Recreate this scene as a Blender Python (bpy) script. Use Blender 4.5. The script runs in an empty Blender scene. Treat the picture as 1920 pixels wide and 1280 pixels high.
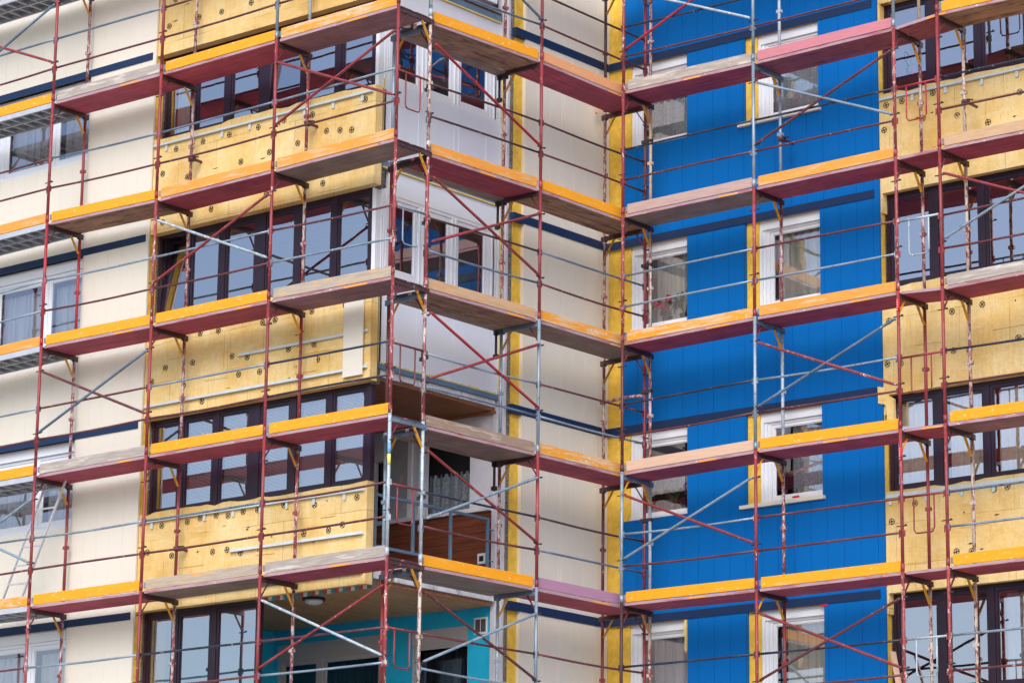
import bpy, math, random
from mathutils import Vector, Matrix
random.seed(7)
R = math.radians
SC = bpy.context.scene
COL = SC.collection
Z = lambda k: -2.0 * (k - 3)          # deck level k (0 = top) -> height

# ------------------------------------------------------------------ mesh helper
class MB:
    def __init__(s): s.v = []; s.f = []; s.m = []; s.smooth = []
    def face(s, pts, m=0, sm=False):
        b = len(s.v); s.v += [tuple(p) for p in pts]; s.f.append(list(range(b, b + len(pts)))); s.m.append(m); s.smooth.append(sm)
    def box(s, x0, x1, y0, y1, z0, z1, m=0, fm=None):
        x0, x1 = min(x0, x1), max(x0, x1); y0, y1 = min(y0, y1), max(y0, y1); z0, z1 = min(z0, z1), max(z0, z1)
        b = len(s.v)
        s.v += [(x0,y0,z0),(x1,y0,z0),(x1,y1,z0),(x0,y1,z0),(x0,y0,z1),(x1,y0,z1),(x1,y1,z1),(x0,y1,z1)]
        for i, q in enumerate(((0,3,2,1),(4,5,6,7),(0,1,5,4),(1,2,6,5),(2,3,7,6),(3,0,4,7))):   # bottom top front(-y) right back left
            s.f.append([b + k for k in q]); s.m.append(fm.get(i, m) if fm else m); s.smooth.append(False)
        return s
    def bar(s, p, q, w, h, up=(0,0,1), m=0):
        p = Vector(p); q = Vector(q); d = (q - p).normalized(); up = Vector(up)
        a = d.cross(up).normalized() * w / 2; c = a.cross(d).normalized() * h / 2
        b = len(s.v)
        for o in (p, q):
            for e, g in ((-1,-1),(1,-1),(1,1),(-1,1)): s.v.append(tuple(o + a * e + c * g))
        for q4 in ((3,2,1,0),(4,5,6,7),(0,1,5,4),(1,2,6,5),(2,3,7,6),(3,0,4,7)):
            s.f.append([b + k for k in q4]); s.m.append(m); s.smooth.append(False)
        return s
    def tube(s, pts, r, n=10, m=0, cap=True):
        pts = [Vector(p) for p in pts]; b = len(s.v); N = len(pts)
        for i, p in enumerate(pts):
            d = (pts[min(i + 1, N - 1)] - pts[max(i - 1, 0)]).normalized()
            ref = Vector((0,0,1)) if abs(d.z) < .9 else Vector((1,0,0))
            a = d.cross(ref).normalized(); c = a.cross(d).normalized()
            rr = r[i] if isinstance(r, (list, tuple)) else r
            for k in range(n):
                t = 2 * math.pi * k / n; s.v.append(tuple(p + (a * math.cos(t) + c * math.sin(t)) * rr))
        for i in range(N - 1):
            for k in range(n):
                s.f.append([b + i*n + k, b + i*n + (k+1) % n, b + (i+1)*n + (k+1) % n, b + (i+1)*n + k]); s.m.append(m); s.smooth.append(True)
        if cap:
            s.f.append([b + k for k in range(n)][::-1]); s.f.append([b + (N-1)*n + k for k in range(n)]); s.m += [m, m]; s.smooth += [False, False]
        return s
    def prism(s, poly, mp, d0, d1, m=0):
        # poly in (u,z), mp(u,d,z)->xyz ; extruded d0..d1
        s.face([mp(u, d0, z) for u, z in poly], m); s.face([mp(u, d1, z) for u, z in reversed(poly)], m)
        for i in range(len(poly)):
            a, b_ = poly[i], poly[(i + 1) % len(poly)]
            s.face([mp(a[0], d0, a[1]), mp(b_[0], d0, b_[1]), mp(b_[0], d1, b_[1]), mp(a[0], d1, a[1])], m)
        return s
    def build(s, name, mats, parent=None, loc=None, rot=None, bevel=0):
        me = bpy.data.meshes.new(name); me.from_pydata(s.v, [], s.f)
        if not isinstance(mats, (list, tuple)): mats = [mats]
        for m in mats: me.materials.append(m)
        me.polygons.foreach_set('material_index', s.m); me.polygons.foreach_set('use_smooth', s.smooth); me.update()
        o = bpy.data.objects.new(name, me); COL.objects.link(o)
        if parent: o.parent = parent
        if loc: o.location = loc
        if rot: o.rotation_euler = rot
        if bevel:
            b = o.modifiers.new('bevel', 'BEVEL'); b.width = bevel; b.segments = 2; b.limit_method = 'ANGLE'; b.angle_limit = R(40)
        return o

def tag(o, label=None, cat=None, group=None, kind=None):
    if label: o['label'] = label
    if cat: o['category'] = cat
    if group: o['group'] = group
    if kind: o['kind'] = kind
    return o
def empty(name, loc=(0,0,0)):
    o = bpy.data.objects.new(name, None); COL.objects.link(o); o.location = loc; o.empty_display_size = .2; return o

mapY = lambda u, d, z: (u, d, z)      # facade facing -Y (u = x)
mapX = lambda u, d, z: (d, u, z)      # facade facing +X (u = y)

def relief(rects, grooves, mp, back, gd=.008, gw=.005, m=0, sgn=1):
    """painter's list of (u0,u1,z0,z1,depth|None[,grooved]) -> solid relief panel. sgn=+1: larger depth value = further in"""
    us = set(); zs = set()
    for r in rects: us |= {r[0], r[1]}; zs |= {r[2], r[3]}
    lo, hi = min(us), max(us)
    for g in grooves:
        if lo < g < hi: us |= {round(g - gw, 4), round(g + gw, 4)}
    us = sorted(us); zs = sorted(zs)
    def dep(i, j):
        if i < 0 or j < 0 or i >= len(us) - 1 or j >= len(zs) - 1: return None
        u = (us[i] + us[i+1]) / 2; z = (zs[j] + zs[j+1]) / 2; d = None
        for r in rects:
            if r[0] < u < r[1] and r[2] < z < r[3]: d = r[4]
        if d is not None and any(abs(u - g) < gw for g in grooves): d = d + gd * sgn
        return d
    b = MB(); D = [[dep(i, j) for j in range(len(zs) - 1)] for i in range(len(us) - 1)]
    g = lambda i, j: D[i][j] if 0 <= i < len(us) - 1 and 0 <= j < len(zs) - 1 else None
    for i in range(len(us) - 1):
        for j in range(len(zs) - 1):
            d = D[i][j]
            if d is None: continue
            u0, u1, z0, z1 = us[i], us[i+1], zs[j], zs[j+1]
            b.face([mp(u0,d,z0), mp(u1,d,z0), mp(u1,d,z1), mp(u0,d,z1)], m)
            for (n, p0, p1) in ((g(i-1,j),(u0,z0),(u0,z1)), (g(i+1,j),(u1,z0),(u1,z1)), (g(i,j-1),(u0,z0),(u1,z0)), (g(i,j+1),(u0,z1),(u1,z1))):
                e = back if n is None else n
                if (e - d) * sgn > 1e-6:
                    b.face([mp(p0[0],d,p0[1]), mp(p1[0],d,p1[1]), mp(p1[0],e,p1[1]), mp(p0[0],e,p0[1])], m)
    return b

# ------------------------------------------------------------------ materials
def new_mat(name):
    m = bpy.data.materials.new(name); m.use_nodes = True; nt = m.node_tree
    return m, nt, nt.nodes['Principled BSDF']
def N(nt, t, **kw):
    n = nt.nodes.new(t)
    for k, v in kw.items():
        if k.startswith('i_'): n.inputs[k[2:].replace('_', ' ')].default_value = v
        else: setattr(n, k, v)
    return n
def coords(nt, scale=(1,1,1), rnd=True):
    tc = N(nt, 'ShaderNodeTexCoord'); mp = N(nt, 'ShaderNodeMapping'); mp.inputs['Scale'].default_value = scale
    nt.links.new(tc.outputs['Object'], mp.inputs['Vector'])
    if rnd:
        oi = N(nt, 'ShaderNodeObjectInfo'); mu = N(nt, 'ShaderNodeMath', operation='MULTIPLY'); mu.inputs[1].default_value = 37.0
        nt.links.new(oi.outputs['Random'], mu.inputs[0]); nt.links.new(mu.outputs[0], mp.inputs['Location'])
    return mp.outputs['Vector']
def noise(nt, vec, scale, detail=4, rough=.6):
    n = N(nt, 'ShaderNodeTexNoise'); n.inputs['Scale'].default_value = scale; n.inputs['Detail'].default_value = detail; n.inputs['Roughness'].default_value = rough
    nt.links.new(vec, n.inputs['Vector']); return n.outputs['Fac']
def ramp(nt, fac, stops):
    r = N(nt, 'ShaderNodeValToRGB'); e = r.color_ramp.elements
    while len(e) < len(stops): e.new(.5)
    for x, (p, c) in zip(e, stops): x.position = p; x.color = (*c, 1) if len(c) == 3 else c
    nt.links.new(fac, r.inputs['Fac']); return r.outputs['Color']
def mix(nt, fac, a, b, mode='MIX'):
    n = N(nt, 'ShaderNodeMix', data_type='RGBA', blend_type=mode)
    for s, x in ((n.inputs['Factor'], fac), (n.inputs['A'], a), (n.inputs['B'], b)):
        if hasattr(x, 'links'): nt.links.new(x, s)
        else: s.default_value = x if isinstance(x, (float, int)) else (*x, 1)
    return n.outputs['Result']
def bump(nt, p, h, st=.3, dist=.005):
    b = N(nt, 'ShaderNodeBump'); b.inputs['Strength'].default_value = st; b.inputs['Distance'].default_value = dist
    nt.links.new(h, b.inputs['Height']); nt.links.new(b.outputs['Normal'], p.inputs['Normal'])

def simple(name, c, rough=.6, var=.1, metal=0, sc=6, spec=.4):
    m, nt, p = new_mat(name); v = coords(nt)
    n = noise(nt, v, sc)
    col = ramp(nt, n, [(.3, tuple(x * (1 - var) for x in c)), (.7, tuple(min(1, x * (1 + var)) for x in c))])
    nt.links.new(col, p.inputs['Base Color']); p.inputs['Roughness'].default_value = rough; p.inputs['Metallic'].default_value = metal
    p.inputs['Specular IOR Level'].default_value = spec
    return m
def paint(name, c, amt, flake=(.62,.52,.5), dark=(.09,.03,.03), rough=.5, sc=19, metal=0):
    """old tube paint: tone drift, rusty-dark scuffs, pale chips"""
    m, nt, p = new_mat(name); v = coords(nt, (1,1,.45)); v2 = coords(nt, (1,1,.7))
    tone = noise(nt, v, 2.2, 3)
    base = ramp(nt, tone, [(.3, tuple(x * .68 for x in c)), (.55, c), (.75, tuple(min(1, x * 1.3 + .01) for x in c))])
    s = noise(nt, v2, sc * .8, 5, .7); k = ramp(nt, s, [(.56, (0,0,0)), (.64, (1,1,1))])
    a = mix(nt, k, base, dark)
    f = noise(nt, v, sc, 6, .75); cut = .68 - .19 * amt
    k2 = ramp(nt, f, [(cut, (0,0,0)), (cut + .03, (1,1,1))])
    a = mix(nt, k2, a, flake)
    nt.links.new(a, p.inputs['Base Color']); p.inputs['Roughness'].default_value = rough; p.inputs['Metallic'].default_value = metal
    bump(nt, p, f, .25, .003)
    return m
def board(name, c, worn, amt, spots=(.75,.66,.6), sp=.3, streak=.35, rough=.65):
    """painted / bare plank, local x runs along it"""
    m, nt, p = new_mat(name); v = coords(nt, (1.1, 9, 9)); v2 = coords(nt, (3, 5, 5)); v3 = coords(nt, (2.5, 38, 38))
    g = noise(nt, v3, 1.3, 5, .6)
    base = mix(nt, ramp(nt, g, [(.38, (streak,)*3), (.6, (0,0,0))]), c, tuple(x * .55 for x in c))
    w = noise(nt, v, 1.6, 6, .7); cut = .72 - .42 * amt
    a = mix(nt, ramp(nt, w, [(cut, (0,0,0)), (cut + .1, (.9,.9,.9))]), base, worn)
    s = noise(nt, v2, 4.5, 5, .65); cs = .72 - .2 * sp
    a = mix(nt, ramp(nt, s, [(cs, (0,0,0)), (cs + .03, (.85,.85,.85))]), a, spots)
    nt.links.new(a, p.inputs['Base Color']); p.inputs['Roughness'].default_value = rough
    bump(nt, p, g, .25, .003)
    return m
def under(name, c, dark, k=.5, rib=45):
    m, nt, p = new_mat(name); v = coords(nt, (1.2, 6, 6)); v3 = coords(nt, (.5 if rib < 40 else .8, rib, rib)); v4 = coords(nt, (1,1,1))
    s = noise(nt, v, 1.5, 6, .75); g = noise(nt, v3, 1, 4, .6); t = noise(nt, v4, 2.2, 3)
    base = ramp(nt, t, [(.3, tuple(x * .75 for x in c)), (.7, tuple(min(1, x * 1.25) for x in c))])
    a = mix(nt, ramp(nt, s, [(.72 - .25 * k, (0,0,0)), (.80 - .25 * k, (.9,.9,.9))]), base, dark)
    a = mix(nt, ramp(nt, g, [(.35, (.5,.5,.5)), (.6, (0,0,0))]), a, tuple(x * .5 for x in dark))
    w = noise(nt, v, 3.1, 5, .7)
    a = mix(nt, ramp(nt, w, [(.64, (0,0,0)), (.74, (.4,.4,.4))]), a, (.45,.33,.36))
    nt.links.new(a, p.inputs['Base Color']); p.inputs['Roughness'].default_value = .75
    bump(nt, p, s, .3, .004)
    return m

M = {}
M['red'] = paint('red_paint', (.27,.034,.040), .25)
M['red2'] = paint('red_paint_scuffed', (.27,.038,.043), .6)
M['redhot'] = paint('fresh_red_paint', (.38,.02,.03), .12)
M['flk'] = paint('flaking_red_paint', (.22,.045,.05), .95, flake=(.47,.38,.37))
M['flk2'] = paint('red_paint_mostly_gone', (.22,.05,.05), 1.15, flake=(.52,.44,.39))
M['brn'] = paint('oxide_brown_paint', (.12,.03,.035), .3, flake=(.5,.36,.33))
M['drk'] = paint('dark_rust', (.055,.022,.028), .2, flake=(.4,.3,.28))
M['nvy'] = paint('dark_blue_black_paint', (.02,.025,.05), .3, flake=(.42,.42,.45), dark=(.02,.01,.015))
M['gal'] = paint('galvanised_steel', (.26,.34,.42), .18, flake=(.6,.62,.64), dark=(.14,.18,.23), rough=.42, metal=.25)
M['galb'] = paint('bluish_steel_tube', (.16,.22,.30), .2, flake=(.45,.5,.55), dark=(.08,.1,.14), rough=.4, metal=.3)
M['galw'] = paint('whitish_galvanised_steel', (.38,.46,.52), .5, flake=(.7,.7,.7), dark=(.2,.26,.32), rough=.5, metal=.1)
M['yel_s'] = paint('yellow_bracket_paint', (.68,.3,.012), .1, flake=(.5,.4,.3), dark=(.25,.1,.02))
M['beige'] = paint('bare_beige_tube', (.55,.42,.28), .2, flake=(.6,.2,.12), dark=(.3,.2,.13))
M['clamp'] = paint('dark_coupler_steel', (.04,.028,.032), .1, flake=(.2,.2,.22), dark=(.02,.015,.015))
T = {}
T['yel'] = board('yellow_board', (.84,.34,.004), (.68,.42,.14), .30, sp=.42, streak=.18)
T['yelw'] = board('worn_yellow_board', (.76,.31,.02), (.62,.46,.3), .6, sp=.5, streak=.2)
T['org'] = board('faded_orange_board', (.76,.31,.045), (.6,.42,.26), .45, sp=.25, streak=.25)
T['gry'] = board('weathered_grey_board', (.42,.36,.32), (.6,.55,.5), .45, spots=(.62,.35,.12), sp=.25, streak=.55)
T['gyo'] = board('grey_board_with_old_yellow', (.45,.37,.29), (.72,.36,.08), .42, spots=(.6,.55,.5), sp=.2, streak=.5)
T['tan'] = board('tan_timber_board', (.58,.36,.2), (.46,.36,.28), .4, spots=(.35,.22,.14), sp=.18, streak=.4)
T['lwd'] = board('fresh_timber_board', (.62,.42,.31), (.66,.36,.18), .25, spots=(.3,.17,.1), sp=.2, streak=.25)
T['brw'] = board('brown_weathered_board', (.34,.24,.18), (.46,.38,.33), .4, spots=(.5,.28,.12), sp=.2, streak=.6)
T['pnk'] = board('pink_faded_board', (.55,.2,.24), (.5,.16,.2), .4, spots=(.68,.5,.46), sp=.25, streak=.25)
T['pur'] = board('mauve_faded_board', (.42,.22,.34), (.36,.17,.28), .35, spots=(.5,.3,.4), sp=.12, streak=.3)
T['pgr'] = board('pinkish_grey_board', (.48,.33,.3), (.45,.38,.36), .4, spots=(.6,.45,.4), sp=.2, streak=.4)
T['sal'] = board('salmon_timber_board', (.72,.33,.15), (.6,.4,.27), .35, spots=(.75,.62,.5), sp=.28, streak=.2)
U = {}
U['red'] = under('plum_red_underside', (.50,.07,.125), (.12,.03,.05), .38)
U['redc'] = under('deep_red_underside', (.40,.04,.075), (.12,.02,.03), .2)
U['rsp'] = under('pink_red_underside_with_black_stains', (.42,.10,.14), (.03,.015,.02), .55)
U['rfd'] = under('faded_mauve_underside', (.34,.17,.2), (.2,.1,.12), .4)
U['brn'] = under('brown_ribbed_timber_underside', (.42,.24,.15), (.12,.045,.025), .8, 22)
U['gry'] = under('grey_timber_underside', (.32,.235,.2), (.2,.13,.11), .4)
M['edge'] = board('pale_scuffed_edge', (.42,.27,.30), (.32,.1,.14), .5, spots=(.72,.7,.7), sp=.3, streak=.3)
M['alu'] = simple('aluminium', (.55,.56,.6), .38, .1, metal=.35)
M['alud'] = simple('dull_aluminium', (.22,.22,.24), .5, .2, metal=.2)

# walls
def clad(name, c, rough=.45, var=.035):
    m, nt, p = new_mat(name); v = coords(nt, (1,1,1), False); v2 = coords(nt, (2.2,2.2,.25), False)
    a = noise(nt, v, .9, 3); b = noise(nt, v2, 3, 5, .65)
    col = ramp(nt, a, [(.3, tuple(x * (1 - var) for x in c)), (.7, tuple(min(1, x * (1 + var)) for x in c))])
    col = mix(nt, ramp(nt, b, [(.55, (0,0,0)), (.8, (.10,.10,.10))]), col, tuple(x * .78 for x in c))
    nt.links.new(col, p.inputs['Base Color']); p.inputs['Roughness'].default_value = rough
    p.inputs['Specular IOR Level'].default_value = .3
    bump(nt, p, a, .05, .01)
    return m
M['cream'] = clad('cream_panel', (.71,.665,.575), .45, .02)
M['blue'] = clad('blue_panel', (.0,.122,.42), .6, .05)
M['blue'].node_tree.nodes['Principled BSDF'].inputs['Specular IOR Level'].default_value = .12
M['band'] = clad('navy_flashing', (.010,.028,.085), .45, .08)
M['white'] = clad('white_panel', (.70,.735,.82), .4)
M['upvc'] = simple('white_window_frame', (.72,.75,.81), .3, .02)
M['box'] = simple('shutter_box', (.64,.63,.66), .5, .05)
M['boxd'] = simple('greyish_balcony_frame', (.46,.43,.46), .5, .04)
M['dark'] = simple('dark_brown_frame', (.021,.008,.021), .35, .25, spec=.4)
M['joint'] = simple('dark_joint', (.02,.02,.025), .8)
M['steelp'] = simple('steel_blue_paint', (.11,.19,.28), .45, .12)
M['rail'] = simple('pale_mounting_rail', (.58,.64,.66), .4, .06, metal=.15)
M['anchor'] = simple('black_anchor_plate', (.018,.016,.02), .5)
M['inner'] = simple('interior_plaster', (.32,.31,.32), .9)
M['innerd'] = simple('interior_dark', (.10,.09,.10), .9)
M['lav'] = simple('lilac_white_render', (.62,.61,.68), .8, .06)
M['teal'] = simple('turquoise_render', (.01,.44,.72), .75, .06)
M['sill'] = simple('cream_sill', (.76,.72,.62), .45, .04)
M['foam'] = simple('yellow_foam', (.72,.55,.2), .8, .15, sc=20)
M['ext'] = simple('outer_plaster', (.6,.56,.5), .8, .1)

def insulation():
    m, nt, p = new_mat('mineral_wool'); v = coords(nt, (1,1,1), False); vs = coords(nt, (4.5,4.5,.8), False); vl = coords(nt, (1.2,1.2,6), False)
    a = noise(nt, v, 1.5, 5, .65); s = noise(nt, vs, 5.5, 5, .7); f = noise(nt, v, 30, 5, .8); l = noise(nt, vl, 2.5, 4, .6)
    col = ramp(nt, a, [(.32, (.70,.45,.15)), (.5, (.79,.57,.24)), (.68, (.83,.66,.35))])
    col = mix(nt, ramp(nt, s, [(.5, (0,0,0)), (.68, (.42,.42,.42))]), col, (.66,.37,.08))
    col = mix(nt, ramp(nt, l, [(.54, (0,0,0)), (.7, (.4,.4,.4))]), col, (.82,.70,.46))
    col = mix(nt, ramp(nt, f, [(.3, (.35,.35,.35)), (.5, (0,0,0))]), col, (.48,.26,.05))
    # slab joints
    sep = N(nt, 'ShaderNodeSeparateXYZ'); tc = N(nt, 'ShaderNodeTexCoord'); nt.links.new(tc.outputs['Object'], sep.inputs[0])
    ad = N(nt, 'ShaderNodeMath', operation='ADD'); nt.links.new(sep.outputs['X'], ad.inputs[0]); nt.links.new(sep.outputs['Y'], ad.inputs[1])
    wob = N(nt, 'ShaderNodeMath', operation='MULTIPLY_ADD'); nt.links.new(a, wob.inputs[0]); wob.inputs[1].default_value = .05; nt.links.new(sep.outputs['Z'], wob.inputs[2])
    cb = N(nt, 'ShaderNodeCombineXYZ'); nt.links.new(ad.outputs[0], cb.inputs[0]); nt.links.new(wob.outputs[0], cb.inputs[1])
    br = N(nt, 'ShaderNodeTexBrick'); br.offset = .37; br.inputs['Scale'].default_value = 1; br.inputs['Brick Width'].default_value = .83; br.inputs['Row Height'].default_value = .61
    br.inputs['Mortar Size'].default_value = .0045; br.inputs['Mortar Smooth'].default_value = .3; br.inputs['Color1'].default_value = (1,1,1,1); br.inputs['Color2'].default_value = (.90,.9,.88,1); br.inputs['Mortar'].default_value = (.52,.42,.3,1)
    nt.links.new(cb.outputs[0], br.inputs['Vector'])
    gate = ramp(nt, noise(nt, v, 1.1, 2), [(.42, (.1,.1,.1)), (.56, (1,1,1))])
    col2 = mix(nt, 1.0, col, br.outputs['Color'], 'MULTIPLY')
    col = mix(nt, gate, col, col2)
    nt.links.new(col, p.inputs['Base Color']); p.inputs['Roughness'].default_value = .95; p.inputs['Specular IOR Level'].default_value = .1
    mm = N(nt, 'ShaderNodeMath', operation='ADD'); nt.links.new(f, mm.inputs[0]); nt.links.new(a, mm.inputs[1])
    bump(nt, p, mm.outputs[0], .6, .012)
    return m
M['ins'] = insulation()
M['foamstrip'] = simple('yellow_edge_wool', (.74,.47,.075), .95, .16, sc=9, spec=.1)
def concrete():
    m, nt, p = new_mat('rough_masonry'); v = coords(nt, (1,1,1), False)
    a = noise(nt, v, 45, 6, .8); b = noise(nt, v, 6, 4)
    col = ramp(nt, a, [(.38, (.03,.026,.024)), (.5, (.13,.115,.10)), (.62, (.38,.35,.31))])
    nt.links.new(mix(nt, ramp(nt, b, [(.45, (0,0,0)), (.6, (.4,.4,.4))]), col, (.25,.21,.16)), p.inputs['Base Color'])
    p.inputs['Roughness'].default_value = .95; bump(nt, p, a, 1, .02); return m
M['conc'] = concrete()
M['ledge'] = paint('peeling_white_ledge', (.66,.66,.68), .35, flake=(.22,.12,.09), dark=(.35,.33,.33), rough=.7, sc=7)
def wood(name, c, stripes, axis='Y', dirn=(1,1,1)):
    m, nt, p = new_mat(name); v = coords(nt, dirn, False); tc = N(nt, 'ShaderNodeTexCoord'); sep = N(nt, 'ShaderNodeSeparateXYZ'); nt.links.new(tc.outputs['Object'], sep.inputs[0])
    g = noise(nt, v, 5, 5, .65); k = noise(nt, v, 1.4, 3)
    col = ramp(nt, g, [(.3, tuple(x * .55 for x in c)), (.6, c), (.8, tuple(x * 1.4 for x in c))])
    col = mix(nt, ramp(nt, k, [(.4, (0,0,0)), (.65, (.6,.6,.6))]), col, tuple(x * .5 for x in c))
    q = N(nt, 'ShaderNodeMath', operation='MULTIPLY'); nt.links.new(sep.outputs[axis], q.inputs[0]); q.inputs[1].default_value = stripes
    fr = N(nt, 'ShaderNodeMath', operation='FRACT'); nt.links.new(q.outputs[0], fr.inputs[0])
    line = ramp(nt, fr.outputs[0], [(0, (.9,.9,.9)), (.10, (0,0,0)), (.95, (0,0,0)), (1, (.9,.9,.9))])
    col = mix(nt, line, col, tuple(x * .2 for x in c))
    nt.links.new(col, p.inputs['Base Color']); p.inputs['Roughness'].default_value = .55; bump(nt, p, line, -.3, .004); return m
M['soff'] = wood('brown_timber_soffit', (.40,.16,.06), 11, 'Y', (.6,8,8))
M['soff2'] = wood('pine_timber_soffit', (.62,.33,.13), 9, 'X', (8,.6,8))
M['plankw'] = wood('dark_timber_wall', (.22,.06,.028), 8.5, 'Z', (1.2,5,9))
def glass(name, refl=.34, tint=(.72,.8,.86), gl=(.95,.88,.95)):
    m, nt, p = new_mat(name); nt.nodes.remove(p); out = nt.nodes['Material Output']
    tr = N(nt, 'ShaderNodeBsdfTransparent'); tr.inputs['Color'].default_value = (*tint, 1)
    gs = N(nt, 'ShaderNodeBsdfGlossy'); gs.inputs['Roughness'].default_value = 0.0; gs.inputs['Color'].default_value = (*gl, 1)
    v = coords(nt, (1,1,1), False); n = noise(nt, v, 1.7, 2, .4)
    b = N(nt, 'ShaderNodeBump'); b.inputs['Strength'].default_value = .15; b.inputs['Distance'].default_value = .008; nt.links.new(n, b.inputs['Height']); nt.links.new(b.outputs[0], gs.inputs['Normal'])
    lw = N(nt, 'ShaderNodeFresnel'); lw.inputs['IOR'].default_value = 1.5
    ad = N(nt, 'ShaderNodeMath', operation='ADD', use_clamp=True); nt.links.new(lw.outputs[0], ad.inputs[0]); ad.inputs[1].default_value = refl
    mx = N(nt, 'ShaderNodeMixShader'); nt.links.new(ad.outputs[0], mx.inputs[0]); nt.links.new(tr.outputs[0], mx.inputs[1]); nt.links.new(gs.outputs[0], mx.inputs[2])
    nt.links.new(mx.outputs[0], out.inputs['Surface']); return m
M['glass'] = glass('window_glass', .24, tint=(.86,.9,.92))
M['glassl'] = glass('loggia_glass', .38, tint=(.85,.88,.9), gl=(.97,.92,.98))
M['glassd'] = glass('dim_glass', .08)
def cloth(name, c, alpha=1.0, lace=0, stripes=0):
    m, nt, p = new_mat(name); out = nt.nodes['Material Output']
    p.inputs['Roughness'].default_value = .9; p.inputs['Base Color'].default_value = (*c, 1); p.inputs['Specular IOR Level'].default_value = .1
    if alpha < 1 or lace:
        tr = N(nt, 'ShaderNodeBsdfTransparent'); mx = N(nt, 'ShaderNodeMixShader'); mx.inputs[0].default_value = alpha
        if lace:
            v = coords(nt, (1,1,1), False); vo = N(nt, 'ShaderNodeTexVoronoi'); vo.inputs['Scale'].default_value = lace; nt.links.new(v, vo.inputs['Vector'])
            r = ramp(nt, vo.outputs['Distance'], [(.22, (alpha,)*3), (.5, (alpha*.55,)*3)]); nt.links.new(r, mx.inputs[0])
        nt.links.new(tr.outputs[0], mx.inputs[1]); nt.links.new(p.outputs[0], mx.inputs[2]); nt.links.new(mx.outputs[0], out.inputs['Surface'])
    return m
M['c_white'] = cloth('white_voile', (.75,.75,.8), .75)
M['c_vert'] = cloth('ivory_curtain', (.70,.68,.60), 1)
M['c_grey'] = cloth('grey_curtain', (.55,.55,.58), 1)
M['c_lace'] = cloth('white_lace', (.80,.89,.92), 1.0, 62)
M['c_net'] = cloth('net_lace', (.8,.82,.86), 1.0, 46)
M['c_net2'] = cloth('greyish_net', (.30,.35,.40), 1.0, 46)
M['c_cream'] = cloth('cream_curtain', (.95,.86,.72), 1)
M['c_dark'] = cloth('dark_curtain', (.07,.065,.075), 1)
M['c_tan'] = cloth('tan_curtain', (.42,.33,.22), 1)
M['blind'] = simple('white_blind', (.85,.87,.9), .6, .05)
M['leaf'] = simple('leaf_green', (.03,.09,.03), .6, .3)
M['petal'] = simple('crimson_petal', (.45,.01,.05), .6, .2)
M['violet'] = simple('violet_petal', (.22,.02,.3), .6, .2)
M['pot'] = simple('dark_pot', (.05,.04,.05), .6)
M['lamp'] = simple('frosted_lamp', (.7,.68,.68), .4, .03)
M['redp'] = simple('bright_red_marker', (.6,.01,.02), .5)
M['tealp'] = simple('teal_petal', (.02,.22,.28), .5)
M['ground'] = simple('gravel_ground', (.27,.26,.24), .9, .3, sc=.6)
M['brick'] = simple('red_house_render', (.35,.10,.08), .9, .1)

# ------------------------------------------------------------------ setting: ground
GZ = -12.8
g = MB(); g.face([(-300,-300,GZ),(300,-300,GZ),(300,300,GZ),(-300,300,GZ)])
tag(g.build('ground', M['ground']), kind='structure')

# ------------------------------------------------------------------ building
BLD = tag(empty('apartment_building', (-1.3, 6.2, GZ)),
          'apartment block being reclad in cream and blue panels with bare yellow insulation around its windows', 'building')
BINV = (1.3, -6.2, -GZ)
def part(mb, name, mat, parent=None, bevel=0, label=None):
    o = mb.build(name, mat, parent or BLD, bevel=bevel)
    if parent is None: o.location = BINV
    if label: o['label'] = label
    return o

bandA = [7.72, 4.74, 1.77, -1.19, -4.14, -7.1]       # top of navy flashing on the left wing
bandC = [7.93, 4.95, 1.97, -1.03, -4.02, -7.0]       # return wall and blue wall
wtA = [7.62, 4.67, 1.76, -1.18, -4.14]               # loggia window heads
wbA = [6.2, 3.29, .34, -2.66, -5.62]                 # loggia window sills
# --- left wing, cream cladding
gj = [-7.38 + .296 * i for i in range(1, 5)] + [-7.38 - .296 * i for i in range(1, 22)] + [-7.375]
rects = [(-14, -5.89, GZ, 9.5, .83)]
for b in bandA: rects.append((-10.95, -7.38, b - 1.50, b - .10, None))
part(relief(rects, gj, mapY, .862, gd=.004, gw=.004), 'cladding_panel', M['cream'], label='cream vertical cladding of the left wing')
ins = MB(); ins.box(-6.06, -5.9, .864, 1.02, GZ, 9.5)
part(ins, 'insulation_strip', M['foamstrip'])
for b in bandA:
    m = MB(); m.box(-14, -7.41, .818, .829, b - .115, b); m.box(-7.405, -5.955, .816, .829, b - .115, b)
    part(m, 'floor_band', M['band'])
# masonry of the left wing
rects = [(-14, -1.3, GZ, 9.5, 1.022)]
for b in bandA: rects.append((-10.9, -7.34, b - 1.50, b - .10, None))
for t, s_ in zip(wtA, wbA): rects.append((-5.88, -1.3, s_, t, None))
rects.append((-3.42, -1.3, -6.9, -4.14, None))
part(relief(rects, [], mapY, 1.2), 'masonry_wall', M['conc'])

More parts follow.
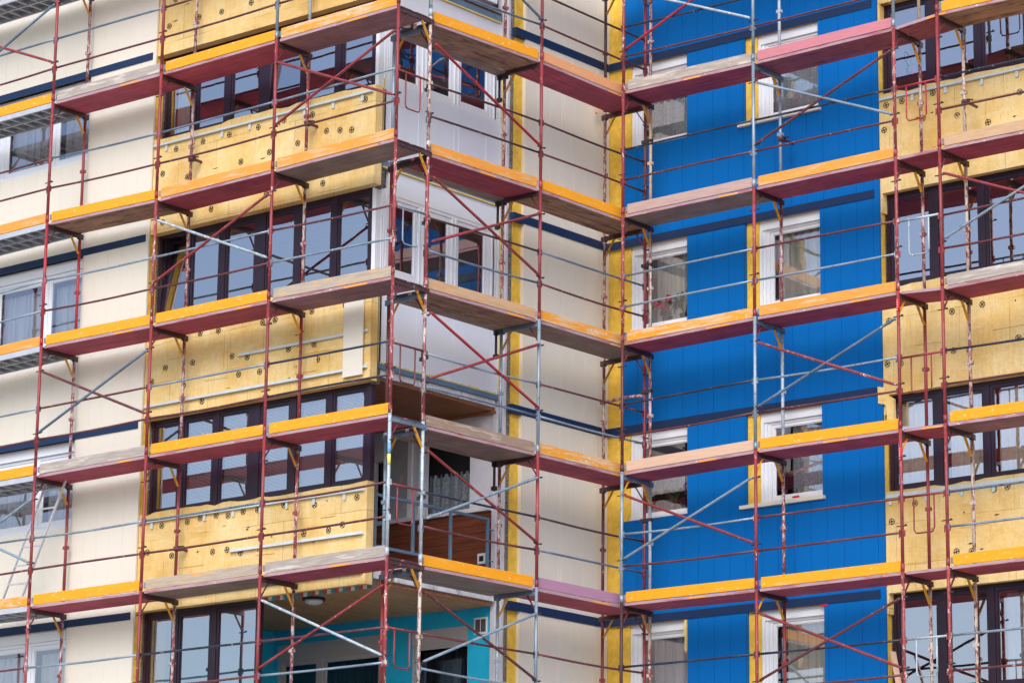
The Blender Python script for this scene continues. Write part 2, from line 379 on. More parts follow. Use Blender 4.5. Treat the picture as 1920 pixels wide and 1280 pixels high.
def sash(w, mp, u0, u1, z0, z1, d0, fw, mat, gmat, tilt=0, inw=1, blind=False):
    """opening light: frame + pane (sub-parts of window w)"""
    m = MB(); t = .05 * inw
    sh = lambda z: (z - z0) * math.sin(tilt) * inw
    def P(u, d, z): return mp(u, d + sh(z), z)
    for a, b_, c, d in ((u0,u0+fw,z0,z1),(u1-fw,u1,z0,z1),(u0+fw,u1-fw,z0,z0+fw),(u0+fw,u1-fw,z1-fw,z1)):
        m.prism([(a,c),(b_,c),(b_,d),(a,d)], P, d0, d0 + t)
    # glazing bead step
    e = .014
    for a, b_, c, d in ((u0+fw,u0+fw+e,z0+fw,z1-fw),(u1-fw-e,u1-fw,z0+fw,z1-fw),(u0+fw+e,u1-fw-e,z0+fw,z0+fw+e),(u0+fw+e,u1-fw-e,z1-fw-e,z1-fw)):
        m.prism([(a,c),(b_,c),(b_,d),(a,d)], P, d0 + .012 * inw, d0 + .04 * inw)
    m.build('sash', mat, w)
    g_ = MB(); dd = d0 + .022 * inw
    jl = random.uniform(-.004, .004)
    g_.face([P(u0+fw, dd + jl, z0+fw), P(u1-fw, dd - jl, z0+fw), P(u1-fw, dd - jl*.5, z1-fw), P(u0+fw, dd + jl, z1-fw)])
    g_.build('pane', gmat, w)
    if blind:
        bm_ = MB(); zz = z1 - fw - .03; db = dd + .045 * inw
        while zz > z0 + fw + (.02 if blind is True else blind):
            bm_.face([mp(u0+fw+.01, db, zz), mp(u1-fw-.01, db, zz), mp(u1-fw-.01, db + .013 * inw, zz + .012), mp(u0+fw+.01, db + .013 * inw, zz + .012)])
            zz -= .021
        bm_.build('blind', M['blind'], w)

def window(mp, u0, u1, z0, z1, d0, cuts, mat, gmat, fw=.055, sf=.05, inw=1, name='window', tilts={}, blinds=(), label=None, back=.07, ext=None):
    """cuts: list of (a,b) mullion spans. d0 = outer face depth of the fixed frame"""
    m = MB(); bk = d0 + back * inw
    def bx(a, b_, c, d, e=0): m.prism([(a,c),(b_,c),(b_,d),(a,d)], mp, d0 + e * inw, bk)
    bx(u0, u0 + fw, z0, z1); bx(u1 - fw, u1, z0, z1); bx(u0 + fw, u1 - fw, z0, z0 + fw); bx(u0 + fw, u1 - fw, z1 - fw, z1)
    for a, b_ in cuts: bx(a, b_, z0 + fw, z1 - fw, .002)
    if ext: ext(m)
    w = m.build(name, mat, BLD); w.location = BINV
    if label: w['label'] = label
    edges = [u0 + fw] + [x for c in cuts for x in c] + [u1 - fw]
    for i in range(0, len(edges), 2):
        sash(w, mp, edges[i] + .003, edges[i+1] - .003, z0 + fw + .003, z1 - fw - .003, d0 + .012 * inw, sf, mat, gmat, tilts.get(i // 2, 0), inw, (i // 2) in blinds)
    return w

# --- white windows in the cream wall
for i, b in enumerate(bandA):
    z1, z0 = b - .115, b - 1.49
    def ext(m, z1=z1, z0=z0):
        m.box(-10.9, -7.36, .93, 1.10, z1 - .15, z1 + .01)              # roller box
        m.box(-10.9, -7.36, .90, .965, z0 - .0, z0 + .05)
    w = window(mapY, -10.9, -7.30, z0 + .05, z1 - .15, .97, [(-10.02,-9.96),(-9.52-.02,-9.44),(-8.37,-8.31)] if False else [(-9.64,-9.55),(-8.40,-8.32)], M['upvc'], M['glass'], fw=.05, sf=.06, ext=ext)
    m = MB(); m.box(-10.93, -7.385, .85, .93, z0 - .035, z0 - .004); part(m, 'window_sill', M['foam'])

# --- dark ribbon windows of the loggia, insulated parapets below
MULL = [(-5.32,-5.10),(-4.58,-4.35),(-3.82,-3.50),(-2.99,-2.75),(-2.24,-2.02)]
mc = [(a + .06, b - .06) for a, b in MULL]
for i in range(4):
    u1 = -1.37
    tl = {2: R(7), 3: 0} if i == 1 else {0: R(7)} if i == 2 else {}
    if i == 1: tl = {3: R(6)}
    window(mapY, -5.86, u1, wbA[i], wtA[i], 1.04, mc, M['dark'], M['glassl'], fw=.05, sf=.042, tilts=tl, blinds=(1,2,3,4,5) if i == 3 else (),
           label=None)
window(mapY, -5.86, -3.42, -5.62, -4.14, 1.04, [(-5.24,-5.14),(-4.44,-4.33)], M['dark'], M['glassl'], fw=.055, sf=.045)
def topjit(u0, u1, z0, z1, amp=.022, n=None):
    n = n or max(3, int((u1 - u0) / .16)); p = [(u0, z0), (u1, z0)]
    zj = 0
    for k in range(n + 1):
        u = u1 + (u0 - u1) * k / n
        if random.random() < .35: zj = random.uniform(-amp, amp)
        p.append((u, z1 + zj + random.uniform(-.006, .006)))
    return p
INS = []
tops = [9.5] + wbA
heads = wtA + [-7.0]
for i in range(5):
    z0, z1 = wtA[i], (9.5 if i == 0 else wbA[i-1])
    m = MB(); m.prism(topjit(-5.888, -1.2 if i else -1.2, z0, z1), mapY, .87, 1.02)
    if i == 4: pass
    INS.append((z0, z1, part(m, 'insulation_panel', M['ins'], label='bare yellow mineral wool parapet of the corner loggia')))
m = MB(); m.box(-5.888, -3.4, .87, 1.02, GZ, -5.62); INS.append((GZ, -5.62, part(m, 'insulation_panel', M['ins'])))
# gritty wall edge beside the insulation
for i in range(4):
    m = MB(); m.box(-1.32, -1.262, 1.022, 1.105, wtA[i+1] - .03, wbA[i] - .004); part(m, 'masonry_edge', M['conc'])
m = MB(); m.box(-1.32, -1.262, 1.022, 1.105, 4.62, 6.2); part(m, 'masonry_edge', M['conc'])

def rail(mp, u0, u1, z, d, tabs=(), h=.05):
    m = MB(); n = max(1, int((u1 - u0) / 2.4)); 
    for k in range(n):
        a, b_ = u0 + (u1 - u0) * k / n, u0 + (u1 - u0) * (k + 1) / n
        dz = random.uniform(-.006, .006)
        m.prism([(a, z + dz), (b_ - .004, z + dz), (b_ - .004, z + h + dz), (a, z + h + dz)], mp, d - .012, d)
        m.prism([(a, z + dz), (b_ - .004, z + dz), (b_ - .004, z + .006 + dz), (a, z + .006 + dz)], mp, d - .05, d - .012)
    for t in tabs: m.prism([(t, z - .10), (t + .05, z - .10), (t + .05, z + h*.8), (t, z + h*.8)], mp, d - .02, d - .0125)
    return part(m, 'mounting_rail', M['rail'])
tb = lambda a, b, s: [a + s * k + random.uniform(-.03, .03) for k in range(int((b - a) / s) + 1)]
rail(mapY, -5.88, -1.24, 3.16, .868, tb(-5.6, -1.4, .59))
rail(mapY, -5.88, -1.24, -2.80, .868, tb(-5.6, -1.4, .56))
rail(mapY, -3.86, -1.24, -.47, .868); rail(mapY, -5.88, -1.24, -1.0, .868); rail(mapY, -3.9, -1.24, -3.43, .868)
rail(mapY, -5.1, -1.24, -3.99, .868, h=.035)
m = MB(); m.box(-1.69, -1.31, .815, .845, -1.10, .09); part(m, 'trial_cladding_board', M['cream'], bevel=.004, label='single cream board fixed on the bare insulation')
def anchor(mp, u, z, d):
    m = MB(); n = 14; ro, ri = .048, .041; a0 = random.random()
    for k in range(n):
        t0, t1 = 2*math.pi*k/n, 2*math.pi*(k+1)/n
        P = lambda r, t: (u + r * math.cos(t), z + r * math.sin(t))
        m.prism([P(ri,t0), P(ro,t0), P(ro,t1), P(ri,t1)], mp, d - .006, d + .002)
    for s_ in range(4):
        t = a0 + s_ * math.pi / 2; c, s2 = math.cos(t), math.sin(t); w = .004
        m.prism([(u - s2*w, z + c*w), (u + s2*w, z - c*w), (u + c*ri + s2*w, z + s2*ri - c*w), (u + c*ri - s2*w, z + s2*ri + c*w)], mp, d - .007, d + .001)
    m.prism([(u + .014*math.cos(k*math.pi/4), z + .014*math.sin(k*math.pi/4)) for k in range(8)], mp, d - .01, d + .002)
    return m
ANA = [(-5.65,5.12),(-4.99,5.13),(-4.49,5.11),(-3.85,5.12),(-5.53,5.54),(-5.39,3.06),(-4.8,3.07),(-4.23,3.07),(-3.61,3.07),(-3.07,3.08),(-2.48,3.05),(-5.67,2.71),(-5.11,2.56),(-3.96,2.59),(-3.36,2.63),(-2.77,2.66),(-2.18,2.74),(-1.91,2.7),(-4.57,1.95),(-3.4,1.97),(-2.23,1.94),(-5.63,1.92),(-1.41,3.08),(-1.67,2.66),(-2.38,.01),(-3.39,-.01),(-3.13,-.01),(-4.32,0.0),(-4.71,.02),(-5.17,.02),(-5.44,-.42),(-4.85,-.42),(-4.01,-.44),(-3.69,-.5),(-2.84,-.5),(-2.32,-.5),(-5.73,-.6),(-5.03,-.75),(-3.86,-.74),(-3.42,-.76),(-2.66,-.79),(-2.24,-.74),(-4.62,-1.05),(-1.71,0.0),(-5.39,-2.87),(-4.84,-2.87),(-4.57,-2.84),(-4.23,-2.84),(-3.98,-2.87),(-3.67,-2.84),(-3.37,-2.85),(-2.84,-2.83),(-2.22,-2.9),(-1.97,-2.87),(-5.68,-3.25),(-5.15,-3.35),(-4.59,-3.35),(-4.28,-3.38),(-3.98,-3.38),(-3.7,-3.45),(-3.34,-3.46),(-3.06,-3.28),(-2.42,-3.3),(-1.93,-3.3),(-1.39,-2.88),(-1.66,-3.25)]
def par_for(lst, z):
    for z0, z1, o in lst:
        if z0 <= z <= z1 + .05: return o
    return lst[-1][2]
for u, z in ANA: anchor(mapY, u, z, .868).build('insulation_anchor', M['anchor'], par_for(INS, z))
def slit(mp, u, z, d):   # small torn gaps in the wool
    m = MB(); w = random.uniform(.05, .13); h = random.uniform(.004, .012)
    m.prism([(u, z), (u + w*.5, z - h), (u + w, z + h), (u + w*.4, z + h*1.3)], mp, d - .002, d + .006); return m
for k in range(26):
    u = random.uniform(-5.7, -1.5); z = random.choice([2.3, 2.2, 2.0, 2.5, -.3, -.6, -.9, -3.1, -3.4, -3.8, 5.2, 5.4]) + random.uniform(-.1, .1)
    slit(mapY, u, z, .868).build('wool_tear', M['joint'], par_for(INS, z))

PATCH = [(-5.0,-3.55,.55,.5),(-3.4,-3.52,.4,.62),(-2.1,-3.1,.3,.42),(-4.2,-3.85,.6,.25),(-4.6,-.75,.5,.42),(-2.7,-.9,.45,.3),(-2.0,-.42,.33,.36),(-5.4,-.3,.42,.3),(-4.9,2.2,.5,.35),(-3.3,2.35,.45,.5),(-2.2,2.1,.5,.3)]
def patch(mp, u, z, w, h, d, par):
    m = MB(); j = lambda: random.uniform(-.012, .012)
    m.prism([(u+j(), z+j()), (u+w+j(), z+j()), (u+w+j(), z+h+j()), (u+j(), z+h+j())], mp, d - random.uniform(.006, .012), d + .01)
    m.build('insulation_patch', M['ins'], par)
for u, z, w_, h_ in PATCH: patch(mapY, u, z, w_, h_, .87, par_for(INS, z + .1))
# --- white corner posts and loggia side (facing +x)
XW = -1.30
for i in (0, 1, 2, 3):
    if i == 3: 
        m = MB(); m.box(-1.375, XW, 1.03, 1.12, wbA[i], wtA[i]); part(m, 'corner_post', M['dark']); continue
    m = MB(); m.box(-1.372, XW, 1.03, 1.125, wbA[i], wtA[i] + .02); m.box(-1.36, XW - .003, 1.125, 1.30, wbA[i], wtA[i] + .02)
    for k in range(3): m.box(XW - .003, XW + .006, 1.15 + .05 * k, 1.175 + .05 * k, wbA[i], wtA[i])
    part(m, 'corner_post', M['upvc'])
for i, zb in ((1, 2.95), (2, 0.0)):
    gb, gt = .60 + zb, 1.62 + zb
    pz = -.86 + zb + (.05 if i == 1 else 0)
    # parapet panel
    R_ = [(1.14, 3.85, pz, gb - .14, XW)]
    gr = [1.96, 2.79, 3.64] if i == 2 else [2.02]
    part(relief(R_, gr, mapX, XW - .05, sgn=-1, gw=.007), 'parapet_panel', M['white'], label='white parapet panel of the loggia')
    if i == 1:
        m = MB()
        for a, b_ in ((1.30, 1.94), (2.1, 2.75), (2.85, 3.5)):
            for (y0, y1, z0, z1) in ((a, b_, 3.12, 3.135), (a, b_, 2.30, 2.315), (a, a + .015, 2.315, 3.12), (b_ - .015, b_, 2.315, 3.12)): m.box(XW, XW + .008, y0, y1, z0, z1)
        part(m, 'panel_moulding', M['white'])
    # glazed screen
    def ext(m, gb=gb, gt=gt, zb=zb):
        m.box(XW - .06, XW, 1.30, 3.85, gt + .09, 2.10 + zb)
        m.box(XW - .06, XW, 1.30, 1.31, gb - .14, gt + .09)
        for y in (2.0, 2.08, 2.14, 2.74, 2.82, 3.66, 3.74): m.box(XW - .012, XW + .004, y, y + .012, gb - .1, gt + .05)
    window(mapX, 1.31, 3.85, gb - .14, gt + .09, XW - .01, [(1.99, 2.10), (2.74, 2.83), (3.59, 3.66)], M['upvc'], M['glass'], fw=.055, sf=.075, inw=-1, name='glazed_screen', ext=ext)
    m = MB(); m.box(XW - .05, XW + .02, 1.13, 3.80, 2.10 + zb, 2.19 + zb); part(m, 'steel_angle', M['steelp'])
    m = MB(); m.box(XW - .02, XW + .035, 1.13, 3.80, 2.075 + zb, 2.098 + zb); part(m, 'foam_bead', M['foam'])
    m = MB(); m.box(XW + .001, XW + .014, 1.125, 1.15, pz, gb - .1); m.box(XW+.001, XW+.014, 3.845, 3.86, pz, gt + .3); part(m, 'foam_bead', M['foam'])
# slab edges of the loggia: steel angle and peeling ledge
for z, kind in ((-.86, 1), (-3.80, 2), (5.22, 3)):
    if kind == 1:
        m = MB(); m.box(XW - .06, XW + .015, 1.13, 3.84, -.945, -.862); m.box(XW - .06, XW + .045, 1.13, 3.82, -.957, -.947); part(m, 'steel_angle', M['steelp'])
        m = MB(); m.box(XW - .09, XW - .01, 1.13, 3.80, -1.06, -.958); part(m, 'slab_edge', M['ledge'])
        m = MB()
        m.prism([(1.16, -.872), (3.83, -.872)] + [(3.83 - k * .045, -.862 + random.uniform(0, .024)) for k in range(60)], mapX, XW - .005, XW + .018)
        part(m, 'foam_bead', M['foam'])
    elif kind == 2:
        m = MB(); m.box(XW - .09, XW + .02, 1.13, 3.80, -4.02, -3.80); part(m, 'slab_edge', M['ledge'])
    else:
        m = MB(); m.box(XW - .09, XW - .0, 1.13, 3.84, 5.07, 5.14); part(m, 'slab_edge', M['conc'])
        m = MB(); m.box(XW - .12, XW - .04, 1.13, 3.84, 5.14, 5.20); m.box(XW - .12, XW + .0, 1.13, 3.84, 5.20, 5.235); m.box(XW - .12, XW - .03, 1.13, 3.84, 5.25, 5.29); part(m, 'steel_angle', M['alud'])
        m = MB(); m.box(XW - .06, XW + .01, 1.14, 3.70, 5.33, 6.3); part(m, 'parapet_panel', M['white'])
# pier at the end of the loggia and bare strip beside the cream return wall
m = MB(); m.box(-1.405, -1.32, 3.86, 3.95, GZ, 9.5); m.box(-1.345, -1.19, 3.865, 3.914, GZ, 9.5); part(m, 'pier', M['lav'], label='lilac-white rendered pier')
m = MB(); m.box(-1.6, -1.236, 3.95, 6.5, GZ, 9.5); part(m, 'masonry_wall', M['conc'])
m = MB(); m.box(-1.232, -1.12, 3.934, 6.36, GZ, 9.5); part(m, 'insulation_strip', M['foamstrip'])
m = MB(); m.box(-1.235, -1.135, 3.916, 3.933, GZ, 9.5); part(m, 'masonry_edge', M['conc'])
gy = [4.12 + .30 * i + (.33 - .30) * 0 for i in range(1, 8)]; gy = [y for y in gy] + [4.16, 5.08]
part(relief([(4.125, 6.23, GZ, 9.5, -1.05)], gy, mapX, -1.118, sgn=-1, gd=.005), 'cladding_panel', M['cream'], label='cream vertical cladding of the return wall')
for b in bandC:
    m = MB(); m.box(-1.12, -1.036, 3.86, 6.185, b - .13, b); part(m, 'floor_band', M['band'])

# --- blue wall
rects = [(-.72, 4.065, GZ, 9.5, 6.2)]
for b in bandC:
    bb = b - .12
    rects += [(-.72, .515, bb - 1.38, bb + .001, None), (1.63, 3.0, bb - 1.38, bb + .001, None)]
gb_ = [.43 + .294 * i for i in range(0, 13)] + [.43 - .294 * i for i in range(1, 4)]
gb_ = [round(x, 3) for x in gb_]
part(relief(rects, gb_, mapY, 6.237, gd=.006, gw=.0045), 'cladding_panel', M['blue'], label='blue vertical cladding')
for b in bandC:
    m = MB(); m.box(-1.034, 2.18, 6.187, 6.199, b - .125, b); m.box(2.184, 3.985, 6.189, 6.199, b - .125, b); part(m, 'floor_band', M['band'])
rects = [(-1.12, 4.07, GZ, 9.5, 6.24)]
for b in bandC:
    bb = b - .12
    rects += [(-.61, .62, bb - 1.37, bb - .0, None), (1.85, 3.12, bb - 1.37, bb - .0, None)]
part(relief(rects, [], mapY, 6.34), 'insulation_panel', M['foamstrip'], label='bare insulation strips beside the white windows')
m_ = [(r[0], r[1], r[2], r[3], 6.342 if r[4] is not None else None) for r in rects]
m_ += [(4.07, 9.6, GZ, 9.5, 6.40)]
dwt = [7.9, 4.86, 1.90, -1.16, -4.08]; dwb = [6.4, 3.42, .45, -2.60, -5.56]
m_ += [(4.07, 9.3, b_, t, None) for t, b_ in zip(dwt, dwb)]
part(relief(m_, [], mapY, 6.55), 'masonry_wall', M['conc'])
wn = 0
for i, b in enumerate(bandC):
    bb = b - .125
    for j, (u0, u1) in enumerate(((-.608, .66), (1.852, 3.16))):
        def ext(m, u0=u0, u1=u1, bb=bb):
            m.box(u0, u1, 6.262, 6.40, bb - .14, bb - .002)                       # roller box
            m.box(u0, u0 + .05, 6.255, 6.40, bb - 1.36, bb - .141)                  # side reveal trim
            m.box(u0 + .052, u0 + .10, 6.285, 6.40, bb - 1.36, bb - .141)
            m.box(u0 + .102, u0 + .125, 6.295, 6.40, bb - 1.36, bb - .141)
        window(mapY, u0 + .125, u1, bb - 1.36, bb - .14, 6.30, [], M['upvc'], M['glass'], fw=.04, sf=.042, ext=ext)
        if j == 1: 
            m = MB(); m.box(1.53, 3.05, 6.135, 6.26, bb - 1.435, bb - 1.382); m.box(1.6, 3.0, 6.20, 6.262, bb - 1.382, bb - 1.36); part(m, 'window_sill', M['sill'], bevel=.004)
        else:
            m = MB(); m.box(-.605, .515, 6.215, 6.262, bb - 1.40, bb - 1.34); part(m, 'window_sill', M['upvc'])
m = MB(); m.prism([(.47,-4.16),(.51,-4.16),(.515,-4.62),(.50,-4.66),(.47,-4.6),(.48,-4.42),(.455,-4.4)], mapY, 6.18, 6.205); part(m, 'foam_bead', M['foam'])
for u, z in ((2.42,-2.50),(2.95,-4.17),(.06,-1.155)):
    m = MB(); m.box(u, u + .12, 6.19 if z < -4 or z > -2 else 6.25, 6.205 if z<-4 or z>-2 else 6.262, z, z + .03); part(m, 'red_packer', M['redp'])
# dark joint line at the left of the bare strips
for b in bandC:
    m = MB(); m.box(1.603, 1.629, 6.203, 6.238, b - 1.50, b - .12); part(m, 'seal_strip', M['joint'])

# --- right bay: insulation and dark windows
DIN = []
for i in range(5):
    z0, z1 = dwt[i], (9.5 if i == 0 else dwb[i-1])
    m = MB(); m.prism(topjit(4.085, 9.5, z0, z1, .02), mapY, 6.24, 6.40)
    m.box(4.066, 4.10, 6.236, 6.40, z0 - .30, z1)
    DIN.append((z0, z1, part(m, 'insulation_panel', M['ins'], label='bare yellow mineral wool parapet of the right bay')))
m = MB(); m.box(4.07, 9.5, 6.24, 6.40, GZ, -5.56); DIN.append((GZ, -5.56, part(m, 'insulation_panel', M['ins'])))
for t in (-1.16, -4.08):   # squeezed foam at the bay's corner
    m = MB(); m.prism([(3.99,t+.13),(4.12,t+.1),(4.16,t-.02),(4.26,t-.08),(4.27,t-.42),(4.15,t-.42),(4.13,t-.16),(4.0,t-.12)], mapY, 6.19, 6.25)
    if t > -2: part(m, 'foam_bead', M['ins'], bevel=.01)
DM = [(4.80, 5.05), (5.63, 5.84), (6.47, 6.68), (7.30, 7.51), (8.13, 8.34)]
for t, b_ in zip(dwt, dwb):
    window(mapY, 4.085, 9.0, b_, t, 6.36, [(a + .065, b - .065) for a, b in DM], M['dark'], M['glassl'], fw=.055, sf=.045)
rail(mapY, 4.085, 9.4, 3.33, 6.238, tb(4.62, 9, .6)); rail(mapY, 4.085, 9.4, -2.70, 6.238, tb(4.15, 9, .58), h=.065)
AND = [(4.19,3.25),(4.47,3.26),(5.01,3.28),(4.15,2.87),(4.83,2.92),(5.42,2.85),(5.94,2.65),(6.48,3.0),(4.18,-.06),(5.26,-.08),(5.77,-.05),(6.32,-.08),(5.27,-.66),(5.54,-.69),(6.35,-.63),(4.14,-.7),(4.37,-.73),(4.17,-3.04),(4.57,-2.82),(5.39,-3.04),(5.25,-3.59),(5.5,-3.61),(5.89,-2.76),(6.11,-2.75)]
for u, z in AND: anchor(mapY, u, z, 6.238).build('insulation_anchor', M['anchor'], par_for(DIN, z))
for u, z, w_, h_ in [(4.25,-3.7,.5,.42),(5.3,-3.25,.5,.4),(5.0,2.45,.62,.4),(5.95,-.45,.5,.5),(4.6,-.5,.5,.36),(6.0,-3.9,.4,.6)]: patch(mapY, u, z, w_, h_, 6.24, par_for(DIN, z + .1))
for k in range(14):
    u = random.uniform(4.3, 6.4); z = random.choice([2.7, 2.9, 2.5, -.3, -.5, -.2, -3.2, -3.5]) + random.uniform(-.1, .1)
    slit(mapY, u, z, 6.238).build('wool_tear', M['joint'], par_for(DIN, z))

# --- inside: slabs, partitions, back walls, roof, far walls
m = MB()
for z in [4.9, 1.92, -1.02, -3.98, -6.95, 7.85]:
    m.box(-14, -1.4, 1.205, 3.90, z - .06, z + .12); m.box(-14, -1.61, 3.90, 12, z - .06, z + .12); m.box(-1.59, 9.5, 6.56, 12, z - .02, z + .14)
part(m, 'floor_slab', M['inner'])
m = MB(); m.box(-14.2, -1.25, 1.0, 12.2, 9.5, 9.8); m.box(-1.25, 9.8, 6.15, 12.2, 9.5, 9.8); part(m, 'roof', M['ext'])
m = MB(); m.box(-14.2, -14, .83, 12.2, GZ, 9.5); m.box(-14, 9.8, 12, 12.2, GZ, 9.5); m.box(9.6, 9.8, 6.2, 12, GZ, 9.5); part(m, 'outer_wall', M['ext'])
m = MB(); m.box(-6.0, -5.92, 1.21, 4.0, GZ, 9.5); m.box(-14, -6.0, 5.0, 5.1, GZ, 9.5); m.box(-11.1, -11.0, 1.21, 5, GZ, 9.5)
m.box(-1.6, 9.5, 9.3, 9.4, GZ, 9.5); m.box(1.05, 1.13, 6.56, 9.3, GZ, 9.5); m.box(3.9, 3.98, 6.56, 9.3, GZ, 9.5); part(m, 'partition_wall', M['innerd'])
# loggia back walls
m = MB(); m.box(-5.92, -1.62, 3.905, 4.0, -1.0, 9.5); part(m, 'loggia_back_wall', M['inner'])
# storey with the open balcony (second from bottom)
rects = [(-5.92, -1.36, -3.9, -1.0, 3.90), (-2.80, -1.88, -2.54, -1.3, None), (-3.85, -3.55, -2.54, -1.6, None)]
part(relief(rects, [], mapY, 4.0), 'loggia_back_wall', M['lav'])
m = MB(); m.box(-5.9, -1.42, 3.862, 3.899, -3.9, -2.63); part(m, 'timber_wainscot', M['plankw'])
m = MB(); m.box(-5.9, -1.40, 3.80, 3.899, -2.625, -2.56); part(m, 'window_sill', M['lav'], bevel=.005)
m = MB(); m.box(-3.52, -3.13, 3.88, 3.899, -2.55, -1.3); part(m, 'balcony_door', simple('grey_door_panel', (.36,.36,.40), .6))
m = MB(); m.box(-3.125, -3.04, 3.87, 3.899, -2.55, -1.1); m.box(-2.9, -2.805, 3.87, 3.899, -2.55, -1.1); part(m, 'door_frame', M['upvc'])
m = MB(); m.box(-3.9, -1.62, 4.3, 4.4, -3.9, -1); m.box(-1.70, -1.62, 4.001, 4.3, -3.9, -1); part(m, 'partition_wall', M['joint'])  # near-black colour paints in the room's shade behind the unglazed window openings
fc = bpy.data.curves.new('num', 'FONT'); fc.body = '8'; fc.size = .17; fc.extrude = .002
num = bpy.data.objects.new('num', fc); COL.objects.link(num)
dg = bpy.context.evaluated_depsgraph_get(); me8 = bpy.data.meshes.new_from_object(num.evaluated_get(dg)); bpy.data.objects.remove(num)
n8 = bpy.data.objects.new('door_number', me8); COL.objects.link(n8); n8.parent = BLD; me8.materials.clear(); me8.materials.append(simple('pale_pink', (.6,.42,.42), .6))
n8.rotation_euler = (R(90), 0, 0); n8.location = (-3.30 + 1.3, 3.875 - 6.2, -1.98 - GZ)
m = MB(); m.box(-1.66, -1.50, 3.845, 3.861, -3.42, -3.26); m.box(-1.62, -1.54, 3.838, 3.846, -3.38, -3.30, 1); part(m, 'power_socket', [M['upvc'], M['joint']])
# soffits
m = MB(); m.box(-5.9, -1.37, 1.15, 3.86, -1.10, -1.062); m.box(-5.9, -1.34, 3.80, 3.858, -1.14, -1.101); part(m, 'soffit', M['soff'], label='dark timber soffit')
m = MB(); m.box(-5.9, -1.37, 1.125, 3.86, -4.075, -4.03); part(m, 'soffit', M['soff2'], label='pine board soffit')
m = MB(); m.box(-1.368, -1.33, 1.13, 3.80, -4.085, -4.025); part(m, 'soffit_fascia', M['soff'])
m = MB()   # striped awning valance
cols = [M['tealp'], M['redp'], M['upvc']]
for k in range(27):
    x = -3.34 + k * .078; m.box(x, x + .07, .955, .962, -4.195 - (.012 if k % 2 else 0), -4.142, k % 3)
part(m, 'awning_valance', [simple('stripe_teal', (.02,.22,.3), .8), simple('stripe_red', (.4,.05,.05), .8), simple('stripe_white', (.45,.45,.45), .8)])
m = MB(); m.tube([(-3.0,1.72,-4.075),(-3.0,1.72,-4.115)], .17, 24, 1); m.tube([(-3.0,1.72,-4.115),(-3.0,1.72,-4.15),(-3.0,1.72,-4.175)], [.14,.125,.07], 24, 0)
part(m, 'ceiling_lamp', [M['lamp'], M['joint']])
# bottom storey: turquoise back wall with window and door
rects = [(-6.0, -1.40, -7.0, -4.0, 3.90), (-5.85, -3.60, -7.0, -4.30, None), (-3.03, -1.87, -7.0, -4.31, None)]
part(relief(rects, [], mapY, 4.06), 'loggia_back_wall', M['teal'], label='turquoise rendered back wall')
def ext(m): m.box(-5.85, -3.6, 3.94, 4.06, -4.50, -4.30)
window(mapY, -5.85, -3.60, -6.9, -4.50, 3.95, [(-4.98, -4.90)], M['boxd'], M['glassd'], fw=.06, sf=.06, ext=ext, name='balcony_window')
def ext(m): m.box(-3.03, -1.87, 3.94, 4.06, -4.53, -4.31)
window(mapY, -3.03, -1.87, -6.9, -4.53, 3.96, [], M['boxd'], M['glassd'], fw=.03, sf=.03, ext=ext, name='balcony_window')
m = MB(); m.box(-5.915, -5.90, 1.21, 3.897, -7, -4.08); part(m, 'loggia_side_wall', M['teal'])
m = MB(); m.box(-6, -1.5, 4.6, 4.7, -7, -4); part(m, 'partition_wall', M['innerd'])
m = MB(); m.box(-1.74, -1.48, 3.885, 3.899, -4.47, -4.22); m.box(-1.71, -1.62, 3.878, 3.886, -4.44, -4.25, 1); m.box(-1.60, -1.51, 3.878, 3.886, -4.44, -4.25, 1)
part(m, 'air_vent', [M['upvc'], simple('vent_mesh', (.08,.07,.08), .7)])
# balcony railing
m = MB(); t = .042
for z in (-2.80, -3.55): m.box(-1.33, -1.29, 1.14, 3.68, z - t/2, z + t/2)
for y in (1.14, 1.97, 2.80, 3.64): m.box(-1.329, -1.291, y, y + t, -3.53, -2.82)
for z in (-2.95, -3.42): m.tube([(-1.31, 3.68, z), (-1.31, 3.80, z)], .012, 6)
part(m, 'balcony_railing', M['steelp'], bevel=.003)

# ------------------------------------------------------------------ scaffolds
XA = [-9.80, -7.322, -4.87, -2.425, 0.0]
Wd = .695
DZ = {'A1': [-.003,.021,.04,.005,-.016], 'A2': [-.017,-.028,.017,.018,-.014], 'A3': [-.003,-.012,.02,.02,-.002], 'A4': [.015,.019,-.007,.02,.019],
      'B0': [-.035,-.036,-.035,-.024,-.016], 'B1': [.033,.014,.002,-.011,.001], 'C0': [-.005,.002,-.012,-.019,-.004],
      'C1': [-.036,.004,.019,.025,-.017], 'C2': [-.025,.005,.019,.019,-.009], 'C3': [.036,.019,-.029,.009,-.006]}
def dz(n, k): return DZ[n][k-1] if n in DZ and 1 <= k <= 5 else 0.0
class Run:
    def __init__(s, obj, org, along, inward, names, pos):
        s.o = obj; s.g = Vector(org); s.a = Vector(along); s.i = Vector(inward); s.names = names; s.pos = pos
        s.rot = math.atan2(s.a.y, s.a.x); s.base = Vector(obj.location)
    def P(s, u, w, z): return s.g + s.a * u + s.i * w + Vector((0,0,z)) - s.base
